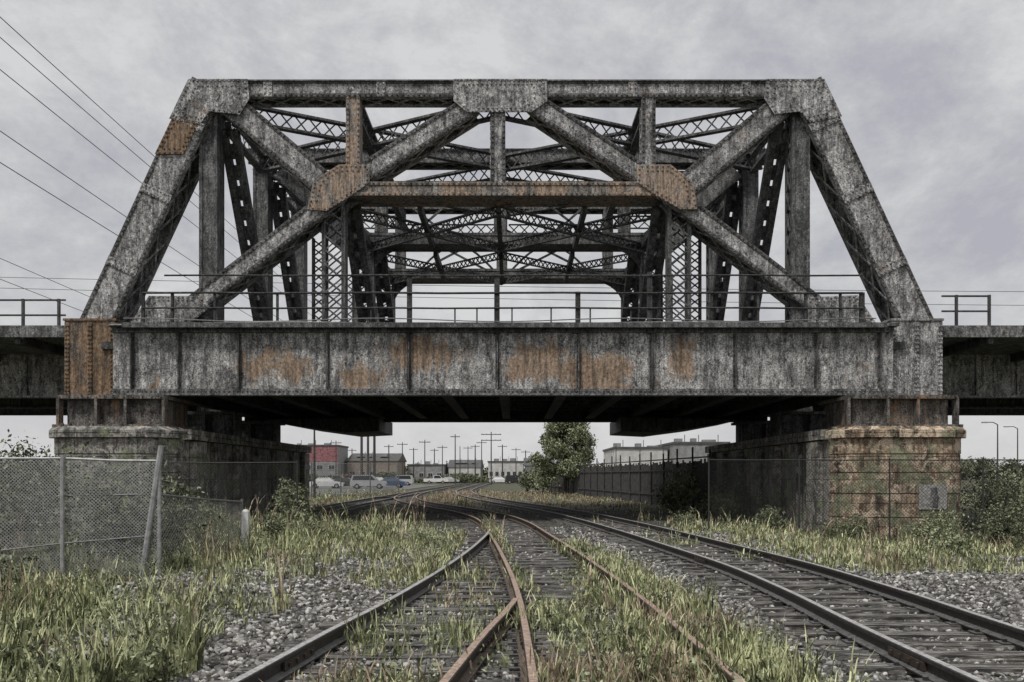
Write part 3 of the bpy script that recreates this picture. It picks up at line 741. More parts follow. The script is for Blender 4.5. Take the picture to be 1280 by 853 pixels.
# ------------------------------------------------------------------ grass
def gn(x, y, s=.35, o=0): return noise.noise(Vector((x*s, y*s, 9+o)))
def track_clear(x, y):
    """how far from the rails a tuft may stand"""
    return min(abs(x-np.interp(y, RY, RX)), 9)
RY = [p[1] for p in Rc]; RX = [p[0] for p in Rc]; MY = [p[1] for p in Mc]; MX = [p[0] for p in Mc]
def density(x, y):
    px = 640+x*1100/y
    n1 = gn(x, y); n2 = gn(x, y, 1.1, 4)
    dR = x-np.interp(y, RY, RX); dM = x-np.interp(y, MY, MX)
    d = 0
    if y < 26:
        if x < -2.9+ .9*n1*2 - max(0, 9-y)*.35: d = max(d, .95 if y > 8.2 else .55)
        if -2.6 < x < -1.2 and y > 13: d = max(d, .55+n1)
    if .55 < dM < 1.5+.2*n1 and y < 22: d = max(d, .9+n1)          # between middle and right track
    if -.5 < dM < .6 and y < 12.5: d = max(d, .65+1.2*n1+.5*n2)
    if -.8 < dM < -.35: d = max(d, .25+n2)
    if dM < -.9 and x > nleft(min(y, 24)) and y < 16: d = max(d, .12+.8*n2)
    if 6.2 < x < 12 and 15 < y < 31: d = max(d, .55+1.4*n1)
    if x > 8.5 and y < 33: d = max(d, .35+1.3*n1)
    if x > 4.9 and 1.1 < dR < 2.0 and y > 14: d = max(d, .3+n2)
    if abs(dR) < .6: d = max(d, -.05+.8*n2 if y > 17 else 0)
    if y >= 26:
        if x < -1.5-(y-26)*.12 and x > -7.5: d = max(d, .10+1.2*n1)
        if x < -6.5: d = max(d, .3+n1)
        if x > 5.5-(y-26)*.1: d = max(d, .6+n1)
        if y > 40: d = max(d, .75+.6*n1)
    if dM > .85 and dM < 1.6 and 10 < y < 20: d = max(d, .9)
    if .0 < dM < .75 and 10 < y < 15: d = max(d, .75)
    if x < -4.9 and 10.8 < y < 15.4: d *= .35
    if x > 5.3 and y < 26: d *= .55
    if x < -2.9: d *= .35+.65*sstep(-.30, .05, gn(x, y, .7, 13))
    if y > 33 and abs(x+8.9) < 1.9: d *= .05
    if y > 38 and -8 < x < 2: d *= .55
    if y > 30 and (abs(dR) < 1.2 or (abs(dM) < 1.2 and y < 80)): d *= .15
    if -5.4+2.2*n1 < x < -1.6 and 8 < y < 20: d *= .25
    d *= 1-.75*sstep(28, 32, y)*(1-sstep(43, 48, y))
    return min(1, d)
def grass(name, n_, region, hrange, mat, label, wide=1.0, dens=density, dry=False):
    x0, x1, y0, y1, pw = region
    P0 = []; tries = 0
    while len(P0) < n_ and tries < n_*12:
        tries += 1
        y = y0+(rng.random()**pw)*(y1-y0); lim = .62*y+1
        x = rng.uniform(max(x0, -lim), min(x1, lim))
        if (x > 10.6 and 29 < y < 48.8 and x < 16) or (x < -11 and 29 < y < 48.8 and x > -16.2): continue
        if rng.random() > dens(x, y)*(.25+1.5*sstep(-.25, .35, gn(x, y, 2.3, 31))): continue
        P0.append((x, y, gz(x, y)))
    P0 = np.array(P0); k = len(P0)
    h = rng.uniform(hrange[0], hrange[1], k)*(.55+.9*rng.random(k)**2)
    h *= np.array([.45+1.5*sstep(-.5, .55, gn(q[0], q[1], .9, 50)) for q in P0])
    h *= np.where(P0[:, 0] < -2.2, 1.15, .85)*np.where(P0[:, 1] > 34, .42, 1)
    h *= np.where((P0[:, 0] < -5.2) & (P0[:, 1] > 10.5) & (P0[:, 1] < 16), .5, 1)
    h = np.where((P0[:, 1] < 24) & (np.abs(P0[:, 0]-.9) < 1.2), h*.75, h)
    a = rng.uniform(0, 6.28, k); w = rng.uniform(.0032, .0078, k)*wide*(1+P0[:, 1]*.055)
    ln = rng.uniform(.05, .55, k)*h; la = rng.uniform(0, 6.28, k)
    dx, dy = np.cos(a)*w, np.sin(a)*w; lx, ly = np.cos(la)*ln, np.sin(la)*ln
    z0_ = P0[:, 2]-.03
    def pt(fx, side, fz, wf): return np.c_[P0[:, 0]+lx*fx+side*dx*wf, P0[:, 1]+ly*fx+side*dy*wf, z0_+h*fz]
    Vv = np.stack([pt(0,-1,0,1), pt(0,1,0,1), pt(.25,1,.5,.9), pt(.25,-1,.5,.9), pt(.62,1,.82,.6), pt(.62,-1,.82,.6), pt(1,0,.98,0)], 1).reshape(-1, 3)
    base = np.arange(k)[:, None]*7
    Fq = np.concatenate([base+np.array([0,1,2,3]), base+np.array([3,2,4,5])]); 
    # tip as degenerate-free quad: split with mid-edge vertex order
    Ft = base+np.array([5,4,6])
    me_q = np.concatenate([Fq.reshape(-1, 4)])
    tri = np.concatenate([me_q[:, [0,1,2]], me_q[:, [0,2,3]], Ft])
    o = npmesh(name, Vv, tri, mat)
    return tag(o, label, 'grass', kind='stuff')
grass('grass', 78000, (-14, 20, 5, 27, 1.35), (.09, .34), M['grass'], 'wild green grass growing beside and between the tracks')
grass('grass', 26000, (-40, 40, 26, 95, 1.3), (.18, .45), M['grass'], 'rough grass beyond and under the bridge', 1.3)
def dens_dry(x, y): return max(0, density(x, y)*(gn(x, y, .8, 20)*2.4-.25)+(.25 if y > 50 and x > -6.5 and x < 6 else 0))*(.05 if y > 33 and abs(x+8.9) < 1.9 else 1)
grass('dry_weeds', 24000, (-14, 20, 5, 90, 1.5), (.2, .5), M['dry'], 'dry tan weeds scattered through the grass', 1.1, dens_dry)

# ------------------------------------------------------------------ foliage
def leaves(name, blobs, n_, size, mat, parent, squash=1.0):
    """leaf faces spread through overlapping clump volumes; blobs = (x,y,z,r)"""
    bl = np.array(blobs); wgt = bl[:, 3]**2; idx = rng.choice(len(bl), n_, p=wgt/wgt.sum())
    d = rng.standard_normal((n_, 3)); d /= np.linalg.norm(d, axis=1)[:, None]
    r = bl[idx, 3]*(rng.random(n_)**.45)*(.8+.35*rng.random(n_)); c = bl[idx, :3]+d*r[:, None]*np.array([1, 1, squash])
    a = rng.standard_normal((n_, 3)); a /= np.linalg.norm(a, axis=1)[:, None]
    b = np.cross(a, rng.standard_normal((n_, 3))); b /= np.linalg.norm(b, axis=1)[:, None]
    s_ = size*rng.uniform(.5, 1.3, n_)[:, None]
    Vv = np.stack([c-a*s_, c+b*s_*.5, c+a*s_, c-b*s_*.5], 1).reshape(-1, 3)
    return npmesh(name, Vv, np.arange(n_*4).reshape(-1, 4), mat, parent)
def shrub(x, y, h, w, n_, label, group=None, mat='leaf_light', size=None, stems=5, name='shrub'):
    z = gz(x, y); t = thing(name, (x, y, z), label, 'shrub', group)
    mb = MB(); bl = []
    for k in range(stems):
        a = random.uniform(0, 6.28); rr = random.uniform(.1, .5)*w; e = Vector((x+math.cos(a)*rr, y+math.sin(a)*rr, z+h*random.uniform(.55, .95)))
        m_ = Vector((x+math.cos(a)*rr*.4, y+math.sin(a)*rr*.4, z+h*.4))
        mb.tube([(x+random.uniform(-.05,.05), y, z-.1), m_, e], .015+.012*h, 5, .006); bl.append((e.x, e.y, e.z-.1*h, .26*w+.08*h)); bl.append((m_.x, m_.y, m_.z, .28*w))
    for k in range(5):
        bl.append((x+random.uniform(-.45,.45)*w, y+random.uniform(-.4,.4)*w, z+h*random.uniform(.12, .6), .24*w))
    mb.build('stem', M['bark'], t)
    leaves('foliage', bl, n_, (size or .05+.012*h+y*.0006)*.8, M[mat], t)
    return t
def tree(x, y, h, w, n_, label, shape='cone', group=None, mat='leaf', size=.12):
    z = gz(x, y) if abs(x) < 90 and y < 200 else 0
    t = thing('tree', (x, y, z), label, 'tree', group); mb = MB(); bl = []
    mb.tube([(x, y, z-.2), (x+.1, y, z+h*.3), (x-.05, y, z+h*.6), (x, y, z+h*.92)], .03*h, 7, .01*h)
    lim = MB()
    for k in range(16):
        f = .22+.72*k/15; a = k*2.4; 
        rr = w/2*((1-f)**.7*1.25 if shape == 'cone' else math.sqrt(max(.05, 1-((f-.58)/.45)**2)))
        e = Vector((x+math.cos(a)*rr*.85, y+math.sin(a)*rr*.85, z+h*f+.08*h)); lim.tube([(x, y, z+h*f*.85), e], .012*h, 5, .004*h)
        for q in (.55, .9): 
            c = Vector((x, y, z+h*f*.85)).lerp(e, q); bl.append((c.x+random.uniform(-.1,.1)*w, c.y, c.z+random.uniform(-.03,.03)*h, w*random.uniform(.10, .17)))
    tr = mb.build('trunk', M['bark'], t); lim.build('limbs', M['bark'], tr)
    leaves('crown', bl, n_, size, M[mat], t, .85)
    return t
tree(4.75, 80, 6.9, 6.6, 22000, 'bushy round-topped tree standing alone beyond the bridge, taller than the fence', 'cone', None, 'leaf_light', size=.13)
G = 'shrubs along the dark paling fence'
shrub(1.6, 92, 2.6, 2.6, 1500, 'low shrub left of the lone tree', G, 'leaf', .16)
shrub(3.0, 86, 3.0, 3.0, 1800, 'shrub at the foot of the lone tree', G, 'leaf_light', .16)
shrub(8.6, 44, 2.4, 2.0, 2500, 'leafy shrub between paling fence and right pier', G, 'leaf_light', .09)
shrub(9.3, 40, 1.9, 1.6, 2500, 'dark shrub against the inner flank of the right pier', None, 'leaf', .08)
shrub(7.6, 41.5, 1.3, 1.8, 2000, 'low dark shrub beside the tracks below the right end of the paling fence', G, 'leaf', .08)
shrub(-7.6, 30, 1.75, .9, 1500, 'upright weedy shrub beside the inner flank of the left pier', None, 'leaf_light', .06)
shrub(-7.0, 27.5, .9, 1.3, 1500, 'low weedy shrub in the grass in front of the left pier flank', None, 'leaf', .06)
shrub(17.0, 31, 3.0, 1.9, 2300, 'tall shrub right beside the sandstone pier nose', 'shrubs behind the right chain link fence', 'leaf', .09)
shrub(18.9, 32.5, 2.4, 2.4, 2200, 'wide shrub at the far right behind the fence', 'shrubs behind the right chain link fence', 'leaf_light', .09)
shrub(16.4, 26.2, 1.5, 1.8, 3000, 'shrub in front of the right chain link fence at the frame edge', None, 'leaf', .07)
shrub(-10.2, 17.5, 2.0, 3.2, 11000, 'dark undergrowth shrub behind the tall chain link fence, far left', 'undergrowth behind the left fence', 'leaf', .06)
shrub(-7.6, 17.6, 1.7, 2.4, 8000, 'dark undergrowth shrub behind the leaning fence post', 'undergrowth behind the left fence', 'leaf', .06)
shrub(-12.3, 18.5, 2.1, 3.0, 8000, 'dark undergrowth shrub at the far left frame edge behind the fence', 'undergrowth behind the left fence', 'leaf', .06)
shrub(-7.9, 12.6, .5, 1.5, 3500, 'dark weedy bush in front of the left chain link fence', None, 'leaf', .055)
shrub(-22.5, 40, 3.4, 4.0, 6000, 'leafy bush under the left approach span', None, 'leaf', .12)
shrub(5.8, 29.5, .5, .9, 700, 'small weed clump beside the right track under the bridge edge', None, 'leaf_light', .045)
for i_, (x, y, h, w_, nn, lb) in enumerate(((10.2, 26.2, .9, 1.5, 3500, 'scruffy bush at the left foot of the sandstone nose'), (12.3, 25.6, 1.05, 1.8, 4500, 'scruffy bush in front of the middle of the sandstone nose'), (14.4, 25.9, 1.3, 1.9, 5000, 'taller scruffy bush below the pale panel'), (8.1, 27.9, .8, 1.2, 2500, 'small weedy bush beside the near end of the right pier flank'),
        (13.4, 21.5, .75, 1.6, 3500, 'low weedy bush on the gravel right of the outer track'), (10.2, 20.3, .5, 1.2, 2200, 'smallest weed clump on the gravel by the outer rail'), (8.6, 34.5, 1.1, 1.1, 2200, 'leafy bush halfway along the right pier flank'), (-8.9, 25.2, .9, 1.6, 3500, 'weedy bush in front of the left pier near the low fence'), (-5.6, 22.5, .55, 1.4, 2500, 'low weed clump right of the short white post'))):
    shrub(x, y, h, w_, nn, lb, 'scruffy bushes around the piers', 'leaf_light' if i_ % 2 else 'leaf', .05)
# broadleaf weeds mixed in the grass near the camera
bl = []
while len(bl) < 900:
    y = 6+rng.random()**1.4*20; x = rng.uniform(-.6, .6)*y
    if rng.random() < density(x, y)*sstep(-.1, .4, gn(x, y, 1.5, 77)): 
        hh = rng.uniform(.05, .22) if x > -2 else rng.uniform(.08, .38); bl.append((x, y, gz(x, y)+hh*.6, hh))
o = leaves('broadleaf_weeds', bl, 38000, .026, M['leaf_light'], None, 1.0); tag(o, 'broadleaf weeds mixed through the grass', 'weeds', kind='stuff')
# distant tree line
bl = []
for k in range(260):
    x = -260+k*2.1+random.uniform(-2, 2); hh = 5.2+2.6*noise.noise(Vector((x*.03, 0, 3)))+random.uniform(-.8, 1.4)
    bl.append((x, 340+random.uniform(-12, 12), hh*.6, hh*.62))
o = leaves('treeline', bl, 45000, .8, M['leaf'], None, 1.0); tag(o, 'distant dark tree line along the horizon', 'trees', kind='stuff')

bl = []
for k in range(150):
    x = -62+k*.55+random.uniform(-.5, .5); hh = max(.5, 1.3+1.5*noise.noise(Vector((x*.12, 3, 8))))
    bl.append((x, 205+random.uniform(-5, 5), hh*.6, hh*.8))
o = leaves('scrub', bl, 22000, .32, M['leaf'], None, 1.0); tag(o, 'scrubby growth in front of the distant buildings', 'scrub', kind='stuff')
# ------------------------------------------------------------------ fences
def chain_fence(pts, label, pitch=.075, wr=.0035, mat='galv', posts=True, rails=(1,), postr=.03, name='chain_link_fence', bulge=0):
    """pts: (x, y, ztop, zbottom) corner posts"""
    t = thing(name, (pts[0][0], pts[0][1], pts[0][3]), label, 'fence')
    mesh = MB()
    for (a, b) in zip(pts[:-1], pts[1:]):
        A = Vector((a[0], a[1], 0)); B = Vector((b[0], b[1], 0)); L = (B-A).length
        H = max(a[2]-a[3], b[2]-b[3])
        def q(s_, z_):          # s along, z_ 0..1
            f = s_/L; zt_ = a[2]+(b[2]-a[2])*f; zb_ = a[3]+(b[3]-a[3])*f; p = A.lerp(B, f); nn = Vector((-(B-A).y, (B-A).x, 0)).normalized()
            return p+nn*bulge*math.sin(f*9+z_*3)*math.sin(z_*3.1)+Vector((0, 0, zb_+(zt_-zb_)*z_))
        k = int((L+H)/pitch)
        for d in (1, -1):
            for j in range(k):
                s0 = -H+j*pitch; s1 = s0+H
                if d < 0: s0, s1 = s1, s0
                # clip against 0..L
                z0, z1 = 0., 1.
                def clip(s0, s1, z0, z1):
                    if s0 < 0: z0 = (0-s0)/(s1-s0); s0n = 0
                    elif s0 > L: z0 = (L-s0)/(s1-s0); s0n = L
                    else: s0n = s0
                    if s1 < 0: z1 = (0-s0)/(s1-s0); s1n = 0
                    elif s1 > L: z1 = (L-s0)/(s1-s0); s1n = L
                    else: s1n = s1
                    return s0n, s1n, z0, z1
                if (s0 < 0 and s1 < 0) or (s0 > L and s1 > L): continue
                s0n, s1n, z0, z1 = clip(s0, s1, 0., 1.)
                nseg = 6 if bulge else 1
                for e in range(nseg):
                    f0, f1 = e/nseg, (e+1)/nseg
                    mesh.bar(q(s0n+(s1n-s0n)*f0, z0+(z1-z0)*f0), q(s0n+(s1n-s0n)*f1, z0+(z1-z0)*f1), wr*2, wr*2)
    mesh.build('wire_mesh', M[mat], t)
    for a, b in zip(pts[:-1], pts[1:]):
        mb = MB(); mb.tube([(a[0], a[1], a[2]), ((a[0]+b[0])/2, (a[1]+b[1])/2, (a[2]+b[2])/2-.015), (b[0], b[1], b[2])], .022, 6); mb.build('top_rail', M[mat], t)
    if posts:
        for a in pts:
            mb = MB(); mb.tube([(a[0], a[1]-.03, a[3]-.3), (a[0], a[1]-.03, a[2]+.06)], postr, 8); mb.build('fence_post', M[mat], t)
    return t
t = chain_fence([(-12.6,14.6,2.02,-.05), (-9.9,14.8,2.02,-.05), (-7.65,15,2.0,-.05), (-6.1,15.25,1.96,.0)], 'tall chain link fence at far left with a leaning end post', .06, .0044, 'galv', True, postr=.035, bulge=.05)
mb = MB(); mb.tube([(-6.42,15.2,-.2), (-6.06,15.2,2.22)], .05, 8); o = mb.build('leaning_post', M['galv'], t); o['label'] = 'leaning pale end post'
mb = MB(); mb.tube([(-7.65,15.02,1.36), (-6.15,15.27,1.38)], .02, 6); mb.build('mid_rail', M['galv_dark'], t)
mb = MB(); mb.tube([(-12,14.6,.42), (-9.9,14.75,.30), (-7.65,14.97,.55), (-6.3,15.2,.66)], .016, 6); mb.build('tension_wire', M['galv_dark'], t)
chain_fence([(-6.35,15.9,1.36,-.1), (-5.82,19.0,1.14,-.1)], 'low chain link fence section receding right of the leaning post', .085, .0036, 'galv_dark')
chain_fence([(6.1,27.3,2.2,-.4), (8.9,27.3,2.2,-.5), (11.7,27.3,2.2,-.5), (14.6,27.3,2.2,-.5), (17.5,27.3,2.2,-.5), (21,27.3,2.2,-.5)], 'thin dark chain link fence in front of the sandstone pier', .11, .0035, 'wire', postr=.028)
chain_fence([(-11.2,27.3,2.12,-.4), (-6.7,27.5,2.12,-.2)], 'dark chain link fence in front of the left pier flank', .12, .0035, 'wire', postr=.028)
chain_fence([(-16.4,72,2.7,0), (-14.0,72,2.7,0), (-11.6,72,2.7,0), (-9.4,73,2.7,0)] , 'chain link fence round the car park beyond the left track', .16, .009, 'galv_dark', postr=.05)
# square concrete stub beside the low fence
t = thing('marker_post', (-5.72, 18.9, 0), 'short white painted post at the end of the low fence', 'post')
mb = MB(); mb.box(-5.79, -5.65, 18.83, 18.97, -.3, .93); mb.zprism([(-5.79,18.83),(-5.65,18.83),(-5.65,18.97),(-5.79,18.97)], .932, .98, .04); mb.build('shaft', M['white_paint'], t)
# paling fence
t = thing('paling_fence', (4.2, 93, 0), 'tall dark close-boarded fence running from the lone tree to the right pier', 'fence')
A = Vector((3.9, 96, 0)); B = Vector((9.6, 42, 0)); L = (B-A).length; u = (B-A)/L; mb = MB(); k = int(L/.30)
for j in range(k):
    p = A+u*(j*.30); h = 2.45+random.uniform(-.12, .12)
    mb.quadbox((p.x, p.y, h/2-.1), u*.125, Vector((-u.y, u.x, 0))*.012, Vector((0,0,h/2+.1)))
mb.build('boards', M['wood_fence'], t)
for j in range(0, k, 9):
    p = A+u*(j*.30); mb = MB(); mb.tube([(p.x-.06, p.y-.03, -.2), (p.x-.06, p.y-.03, 2.95+random.uniform(0, .25))], .05, 6); mb.build('fence_post', M['wood_fence'], t)
for z in (.6, 2.0, 2.62):
    mb = MB(); mb.bar(A+Vector((-.05,0,z)), B+Vector((-.05,0,z)), .07, .05); mb.build('fence_rail', M['wood_fence'], t)

# ------------------------------------------------------------------ utility poles and wires
def pole(px, topy, Y, label, arms=1, r=.14, group='utility poles beyond the bridge', lamp=False, name='utility_pole', armw=1.2):
    x = (px-640)*Y/1100; zt_ = 1.7-(topy-595)*Y/1100
    t = thing(name, (x, Y, 0), label, 'pole' if not lamp else 'street lamp', group)
    mb = MB(); mb.tube([(x, Y, -.3), (x, Y, zt_)], r, 8, r*.6); mb.build('shaft', M['pole'], t)
    for k in range(arms):
        z = zt_-.5-k*1.1; mb = MB(); mb.bar((x-armw, Y-.15, z), (x+armw, Y-.15, z), .14, .12)
        a = mb.build('crossarm', M['pole'], t)
        for q in (-.9, -.45, .45, .9):
            mb = MB(); mb.tube([(x+q*armw, Y-.15, z+.05), (x+q*armw, Y-.15, z+.22)], .05, 6); mb.build('insulator', M['galv'], a)
    if lamp:
        mb = MB(); mb.tube([(x, Y, zt_), (x-.5, Y, zt_+.25), (x-1.2, Y, zt_+.25)], .05, 6); a = mb.build('lamp_arm', M['pole'], t)
        mb = MB(); mb.box(x-1.7, x-1.1, Y-.15, Y+.15, zt_+.17, zt_+.3); mb.build('lamp_head', M['galv'], a)
    return t
pole(393, 532, 69, 'slim dark pole closest beyond the left pier', 0, .11, None)
pole(452, 440, 130, 'left utility pole of the tall cluster under the girder', 2, .22)
pole(460, 450, 128, 'middle utility pole of the tall cluster under the girder', 1, .20)
pole(468, 440, 132, 'right utility pole of the tall cluster under the girder', 2, .22)
pole(420, 551, 190, 'utility pole behind the red topped building', 1)
pole(503, 553, 200, 'utility pole first right of the tall cluster', 1)
pole(531, 550, 185, 'utility pole with wide crossarm third from the cluster', 1)
pole(553, 557, 215, 'short utility pole beside the left track vanishing point', 1)
pole(569, 543, 170, 'tall utility pole with a small crossarm left of the vanishing tracks', 1, armw=.9)
pole(575, 558, 225, 'short bare pole just right of a taller one', 0)
pole(585, 558, 230, 'thin distant utility pole between two tall ones', 1)
pole(602, 551, 210, 'utility pole left of the double crossarm pole', 1)
pole(614, 540, 165, 'tallest utility pole with two wide crossarms near the centre', 2, armw=1.9)
pole(645, 560, 230, 'distant utility pole left of the lone tree', 1)
for px_, ty_, Y_, lb_ in ((440, 561, 240, 'thin pole above the tan building roof'), (486, 556, 220, 'thin pole just right of the tall cluster'), (517, 560, 245, 'faint pole between the grey shed and pale building'), (543, 561, 250, 'faint short pole above the grey shed'), (594, 556, 235, 'thin pole immediately left of the vanishing point poles'), (628, 556, 225, 'thin pole immediately right of the double crossarm pole'), (657, 563, 240, 'short pole touching the shrubs left of the lone tree')):
    pole(px_, ty_, Y_, lb_, 1, .2)
pole(770, 557, 120, 'bare post above the paling fence', 0, .09)
pole(800, 560, 115, 'slender post in front of the warehouse left part', 0, .08)
pole(829, 556, 112, 'slender post in front of the warehouse right part', 0, .08)
pole(1247, 531, 95, 'street lamp standing right of the sandstone pier', 0, .10, 'street lamps right of the bridge', True, 'street_lamp')
pole(1272, 536, 110, 'smaller street lamp at the right frame edge', 0, .10, 'street lamps right of the bridge', True, 'street_lamp')
XW = -21.5
for i, (ratio, lb) in enumerate(((1.10,'topmost'), (1.137,'second highest'), (1.24,'third highest'), (1.44,'fourth highest'), (1.60,'fifth highest'), (2.34,'sixth, lower'), (2.62,'lowest'))):
    z = 1.7+abs(XW)/ratio; X = XW-.25*(i % 2)
    pts = []
    for k in range(41):
        y = -15+145*k/40; f = (y+15)/145; sag = 1.0*4*f*(1-f) if i not in (5,6) else .6*4*f*(1-f)
        pts.append((X, y, z+.55-sag*.9))
    mb = MB(); mb.tube(pts, .02 if i < 5 else .014, 5); o = mb.build('overhead_wire', M['wire'])
    tag(o, '%s of the black overhead wires crossing the sky at upper left' % lb, 'wire', 'overhead wires at the left')
for i, (za, zb) in enumerate(((16.3, 14.9), (15.8, 14.1))):
    mb = MB(); mb.tube([(-60+130*k/30, 62+i, 15.6+za-15.6+(zb-za)*k/30*1.2-1.0*4*(k/30)*(1-k/30)*.5) for k in range(31)], .018, 5)
    tag(mb.build('overhead_wire', M['wire']), ('upper' if i == 0 else 'lower')+' of two thin wires passing behind the bridge to the right', 'wire', 'overhead wires behind the bridge')

# ------------------------------------------------------------------ car park, buildings, cars
mb = MB(); mb.box(-75, -13, 78, 165, .02, .045); o = mb.build('car_park', M['asphalt']); o['kind'] = 'structure'
def building(x0, x1, y, h, wall, label, roof='flat', bands=None, nwin=6, depth=18, name='warehouse', cat='building', wh=1.2, upper=None):
    t = thing(name, ((x0+x1)/2, y, 0), label, cat)
    mb = MB(); mb.box(x0, x1, y, y+depth, -.2, h); w = mb.build('wall', M[wall], t)
    mb = MB()
    if roof == 'flat': mb.box(x0-.2, x1+.2, y-.2, y+depth+.2, h+.002, h+.35)
    else:
        mb.v += [(x0-.4, y-.3, h), (x1+.4, y-.3, h), (x1+.4, y+depth+.3, h), (x0-.4, y+depth+.3, h), (x0-.4, y+depth/2, h+2.2), (x1+.4, y+depth/2, h+2.2)]
        mb.f += [(0,1,5,4), (3,4,5,2), (0,4,3), (1,2,5), (0,3,2,1)]
    mb.build('roof', M['broof'], t)
    if upper:
        mb = MB(); mb.box(x0-.05, x1+.05, y-.06, y-.004, upper[0], upper[1]); mb.build('upper_cladding', M[upper[2]], t)
    for k in range(3):                                                 # roof plant
        c = x0+(x1-x0)*(.15+.3*k+random.uniform(-.08, .1)); uw = random.uniform(.3, 1.3); uh = random.uniform(.3, .9); zb_ = h+.352 if roof == 'flat' else h+1.2
        mb = MB(); mb.box(c-uw, c+uw, y+3, y+4.4, zb_, zb_+uh); mb.box(c+uw+.3, c+uw+.42, y+3, y+3.2, zb_, zb_+1.3); mb.build('roof_unit', M['bgrey'], t)
    W = (x1-x0)/nwin
    for k in range(nwin):
        c = x0+W*(k+.5); zc = h*.42
        mb = MB(); mb.box(c-W*.28, c+W*.28, y-.10, y-.004, zc-wh/2, zc+wh/2); f = mb.build('window', M['bwhite' if wall != 'bwhite' else 'bgrey'], t)
        mb = MB(); mb.box(c-W*.24, c-.03, y-.13, y-.103, zc-wh/2+.1, zc+wh/2-.1); mb.box(c+.03, c+W*.24, y-.13, y-.103, zc-wh/2+.1, zc+wh/2-.1); mb.build('pane', M['glass'], f)
    return t
building(-56, -44, 222, 9.2, 'bgrey', 'grey building with a haze-paled red upper storey beside the left pier', nwin=4, depth=14, upper=(5.3, 9.1, 'red'))
building(-43, -30, 230, 5.6, 'btan', 'low tan building behind the parked cars', roof='gable', nwin=5)
building(-29, -19, 245, 4.6, 'bgrey', 'low grey shed right of the tan building', nwin=4)
building(-18, -9, 250, 4.2, 'bwhite', 'pale low building left of the vanishing tracks', roof='gable', nwin=5)
building(-6.5, 3, 240, 5.4, 'bwhite', 'pale building straight ahead at the end of the tracks', roof='flat', nwin=6)
building(3.6, 11, 232, 4.4, 'bgrey', 'low grey building behind the lone tree', roof='gable', nwin=4)
building(17.5, 26.5, 150, 6.3, 'bwhite', 'pale warehouse bay seen above the paling fence', nwin=5, wh=1.6)
building(26.9, 36, 146, 7.0, 'bgrey', 'taller grey warehouse beside the right pier', nwin=6, wh=1.4)
building(64, 95, 190, 4.4, 'btan', 'low tan building far right beyond the sandstone pier', roof='gable', nwin=9)
def make_car(mat, label, x, y, rz, kind='sedan'):
    t = thing('parked_car', (0,0,0), label, 'car', 'cars parked in the yard beyond the bridge')
    def ex(poly, w0, w1, name, m, par=t):
        b_ = MB(); n_ = len(poly); i = 0
        for s_, w in ((-1, w0), (1, w0)):
            for (px_, pz) in poly: b_.v.append((px_, s_*(w0 if pz < .95 else w1), pz))
        b_.f.append(tuple(range(n_))); b_.f.append(tuple(range(n_, 2*n_))[::-1])
        for k in range(n_): b_.f.append((k, n_+k, n_+(k+1)%n_, (k+1)%n_))
        return b_.build(name, m, par)
    if kind == 'sedan':
        body = [(-2.2,.3),(2.2,.3),(2.25,.6),(2.1,.78),(1.2,.92),(-1.5,.94),(-2.2,.88),(-2.28,.55)]; cab = [(-1.6,.94),(-1.0,1.40),(.35,1.43),(1.15,.93)]; gl = [(-1.42,.97),(-.95,1.33),(.32,1.36),(.98,.97)]
    elif kind == 'suv':
        body = [(-2.25,.35),(2.2,.35),(2.28,.7),(2.15,.95),(1.2,1.08),(-2.25,1.08),(-2.3,.6)]; cab = [(-2.2,1.08),(-2.0,1.75),(.4,1.78),(1.15,1.08)]; gl = [(-2.0,1.12),(-1.85,1.66),(.36,1.68),(.95,1.12)]
    else:
        body = [(-2.6,.4),(2.5,.4),(2.58,.75),(2.45,1.0),(1.4,1.12),(-2.6,1.08)]; cab = [(-.6,1.1),(-.5,1.78),(.75,1.8),(1.35,1.1)]; gl = [(-.45,1.14),(-.38,1.68),(.7,1.7),(1.15,1.14)]
    bd = ex(body, .88, .86, 'body', mat); ex(cab, .80, .66, 'cabin', mat); ex(gl, .815, .69, 'side_windows', M['glass'])
    b_ = MB(); 
    for s_ in (1, -1): pass
    zc = cab[1][1]; b_.bar((cab[3][0]+.02, 0, cab[3][1]+.05), (cab[2][0]+.04, 0, cab[2][1]-.06), 1.2, .03, (0,1,0)); b_.build('windscreen', M['glass'], t)
    for wx in (-1.4, 1.4):
        for s_ in (-1, 1):
            b_ = MB(); b_.tube([(wx, s_*.70, .33), (wx, s_*.90, .33)], .33, 14); w = b_.build('wheel', M['tyre'], t)
            b_ = MB(); b_.tube([(wx, s_*.88, .33), (wx, s_*.915, .33)], .19, 10); b_.build('rim', M['rim'], w)
    for s_ in (-1, 1):
        b_ = MB(); b_.box(2.2, 2.30, s_*.68-.16, s_*.68+.16, .62, .76); b_.build('headlight', M['lamp'], t)
    t.location = (x, y, .045); t.rotation_euler = (0, 0, rz)
    return t
cars = [(461,112,'suv',0,.05,'silver estate car side on, largest in the car park'), (432,118,'sedan',2,.0,'black saloon left of the silver estate car'), (408,116,'sedan',1,.1,'white saloon leftmost in the car park'),
        (487,121,'sedan',4,3.1,'blue saloon right of the silver estate car'), (420,140,'pickup',5,.0,'tan pickup in the second row'), (446,145,'suv',3,.05,'dark red estate car in the second row'), (474,148,'sedan',1,.0,'white saloon in the second row'), (500,150,'suv',0,3.1,'silver estate car at the right end of the second row'),
        (545,185,'pickup',1,.1,'white pickup beyond the left track'), (562,200,'sedan',0,.0,'silver saloon near the vanishing tracks'), (625,190,'sedan',1,.0,'white saloon straight ahead beyond the tracks'), (645,182,'suv',2,.1,'black estate car straight ahead beyond the tracks'), (664,176,'pickup',0,.0,'silver pickup just left of the shrubs')]
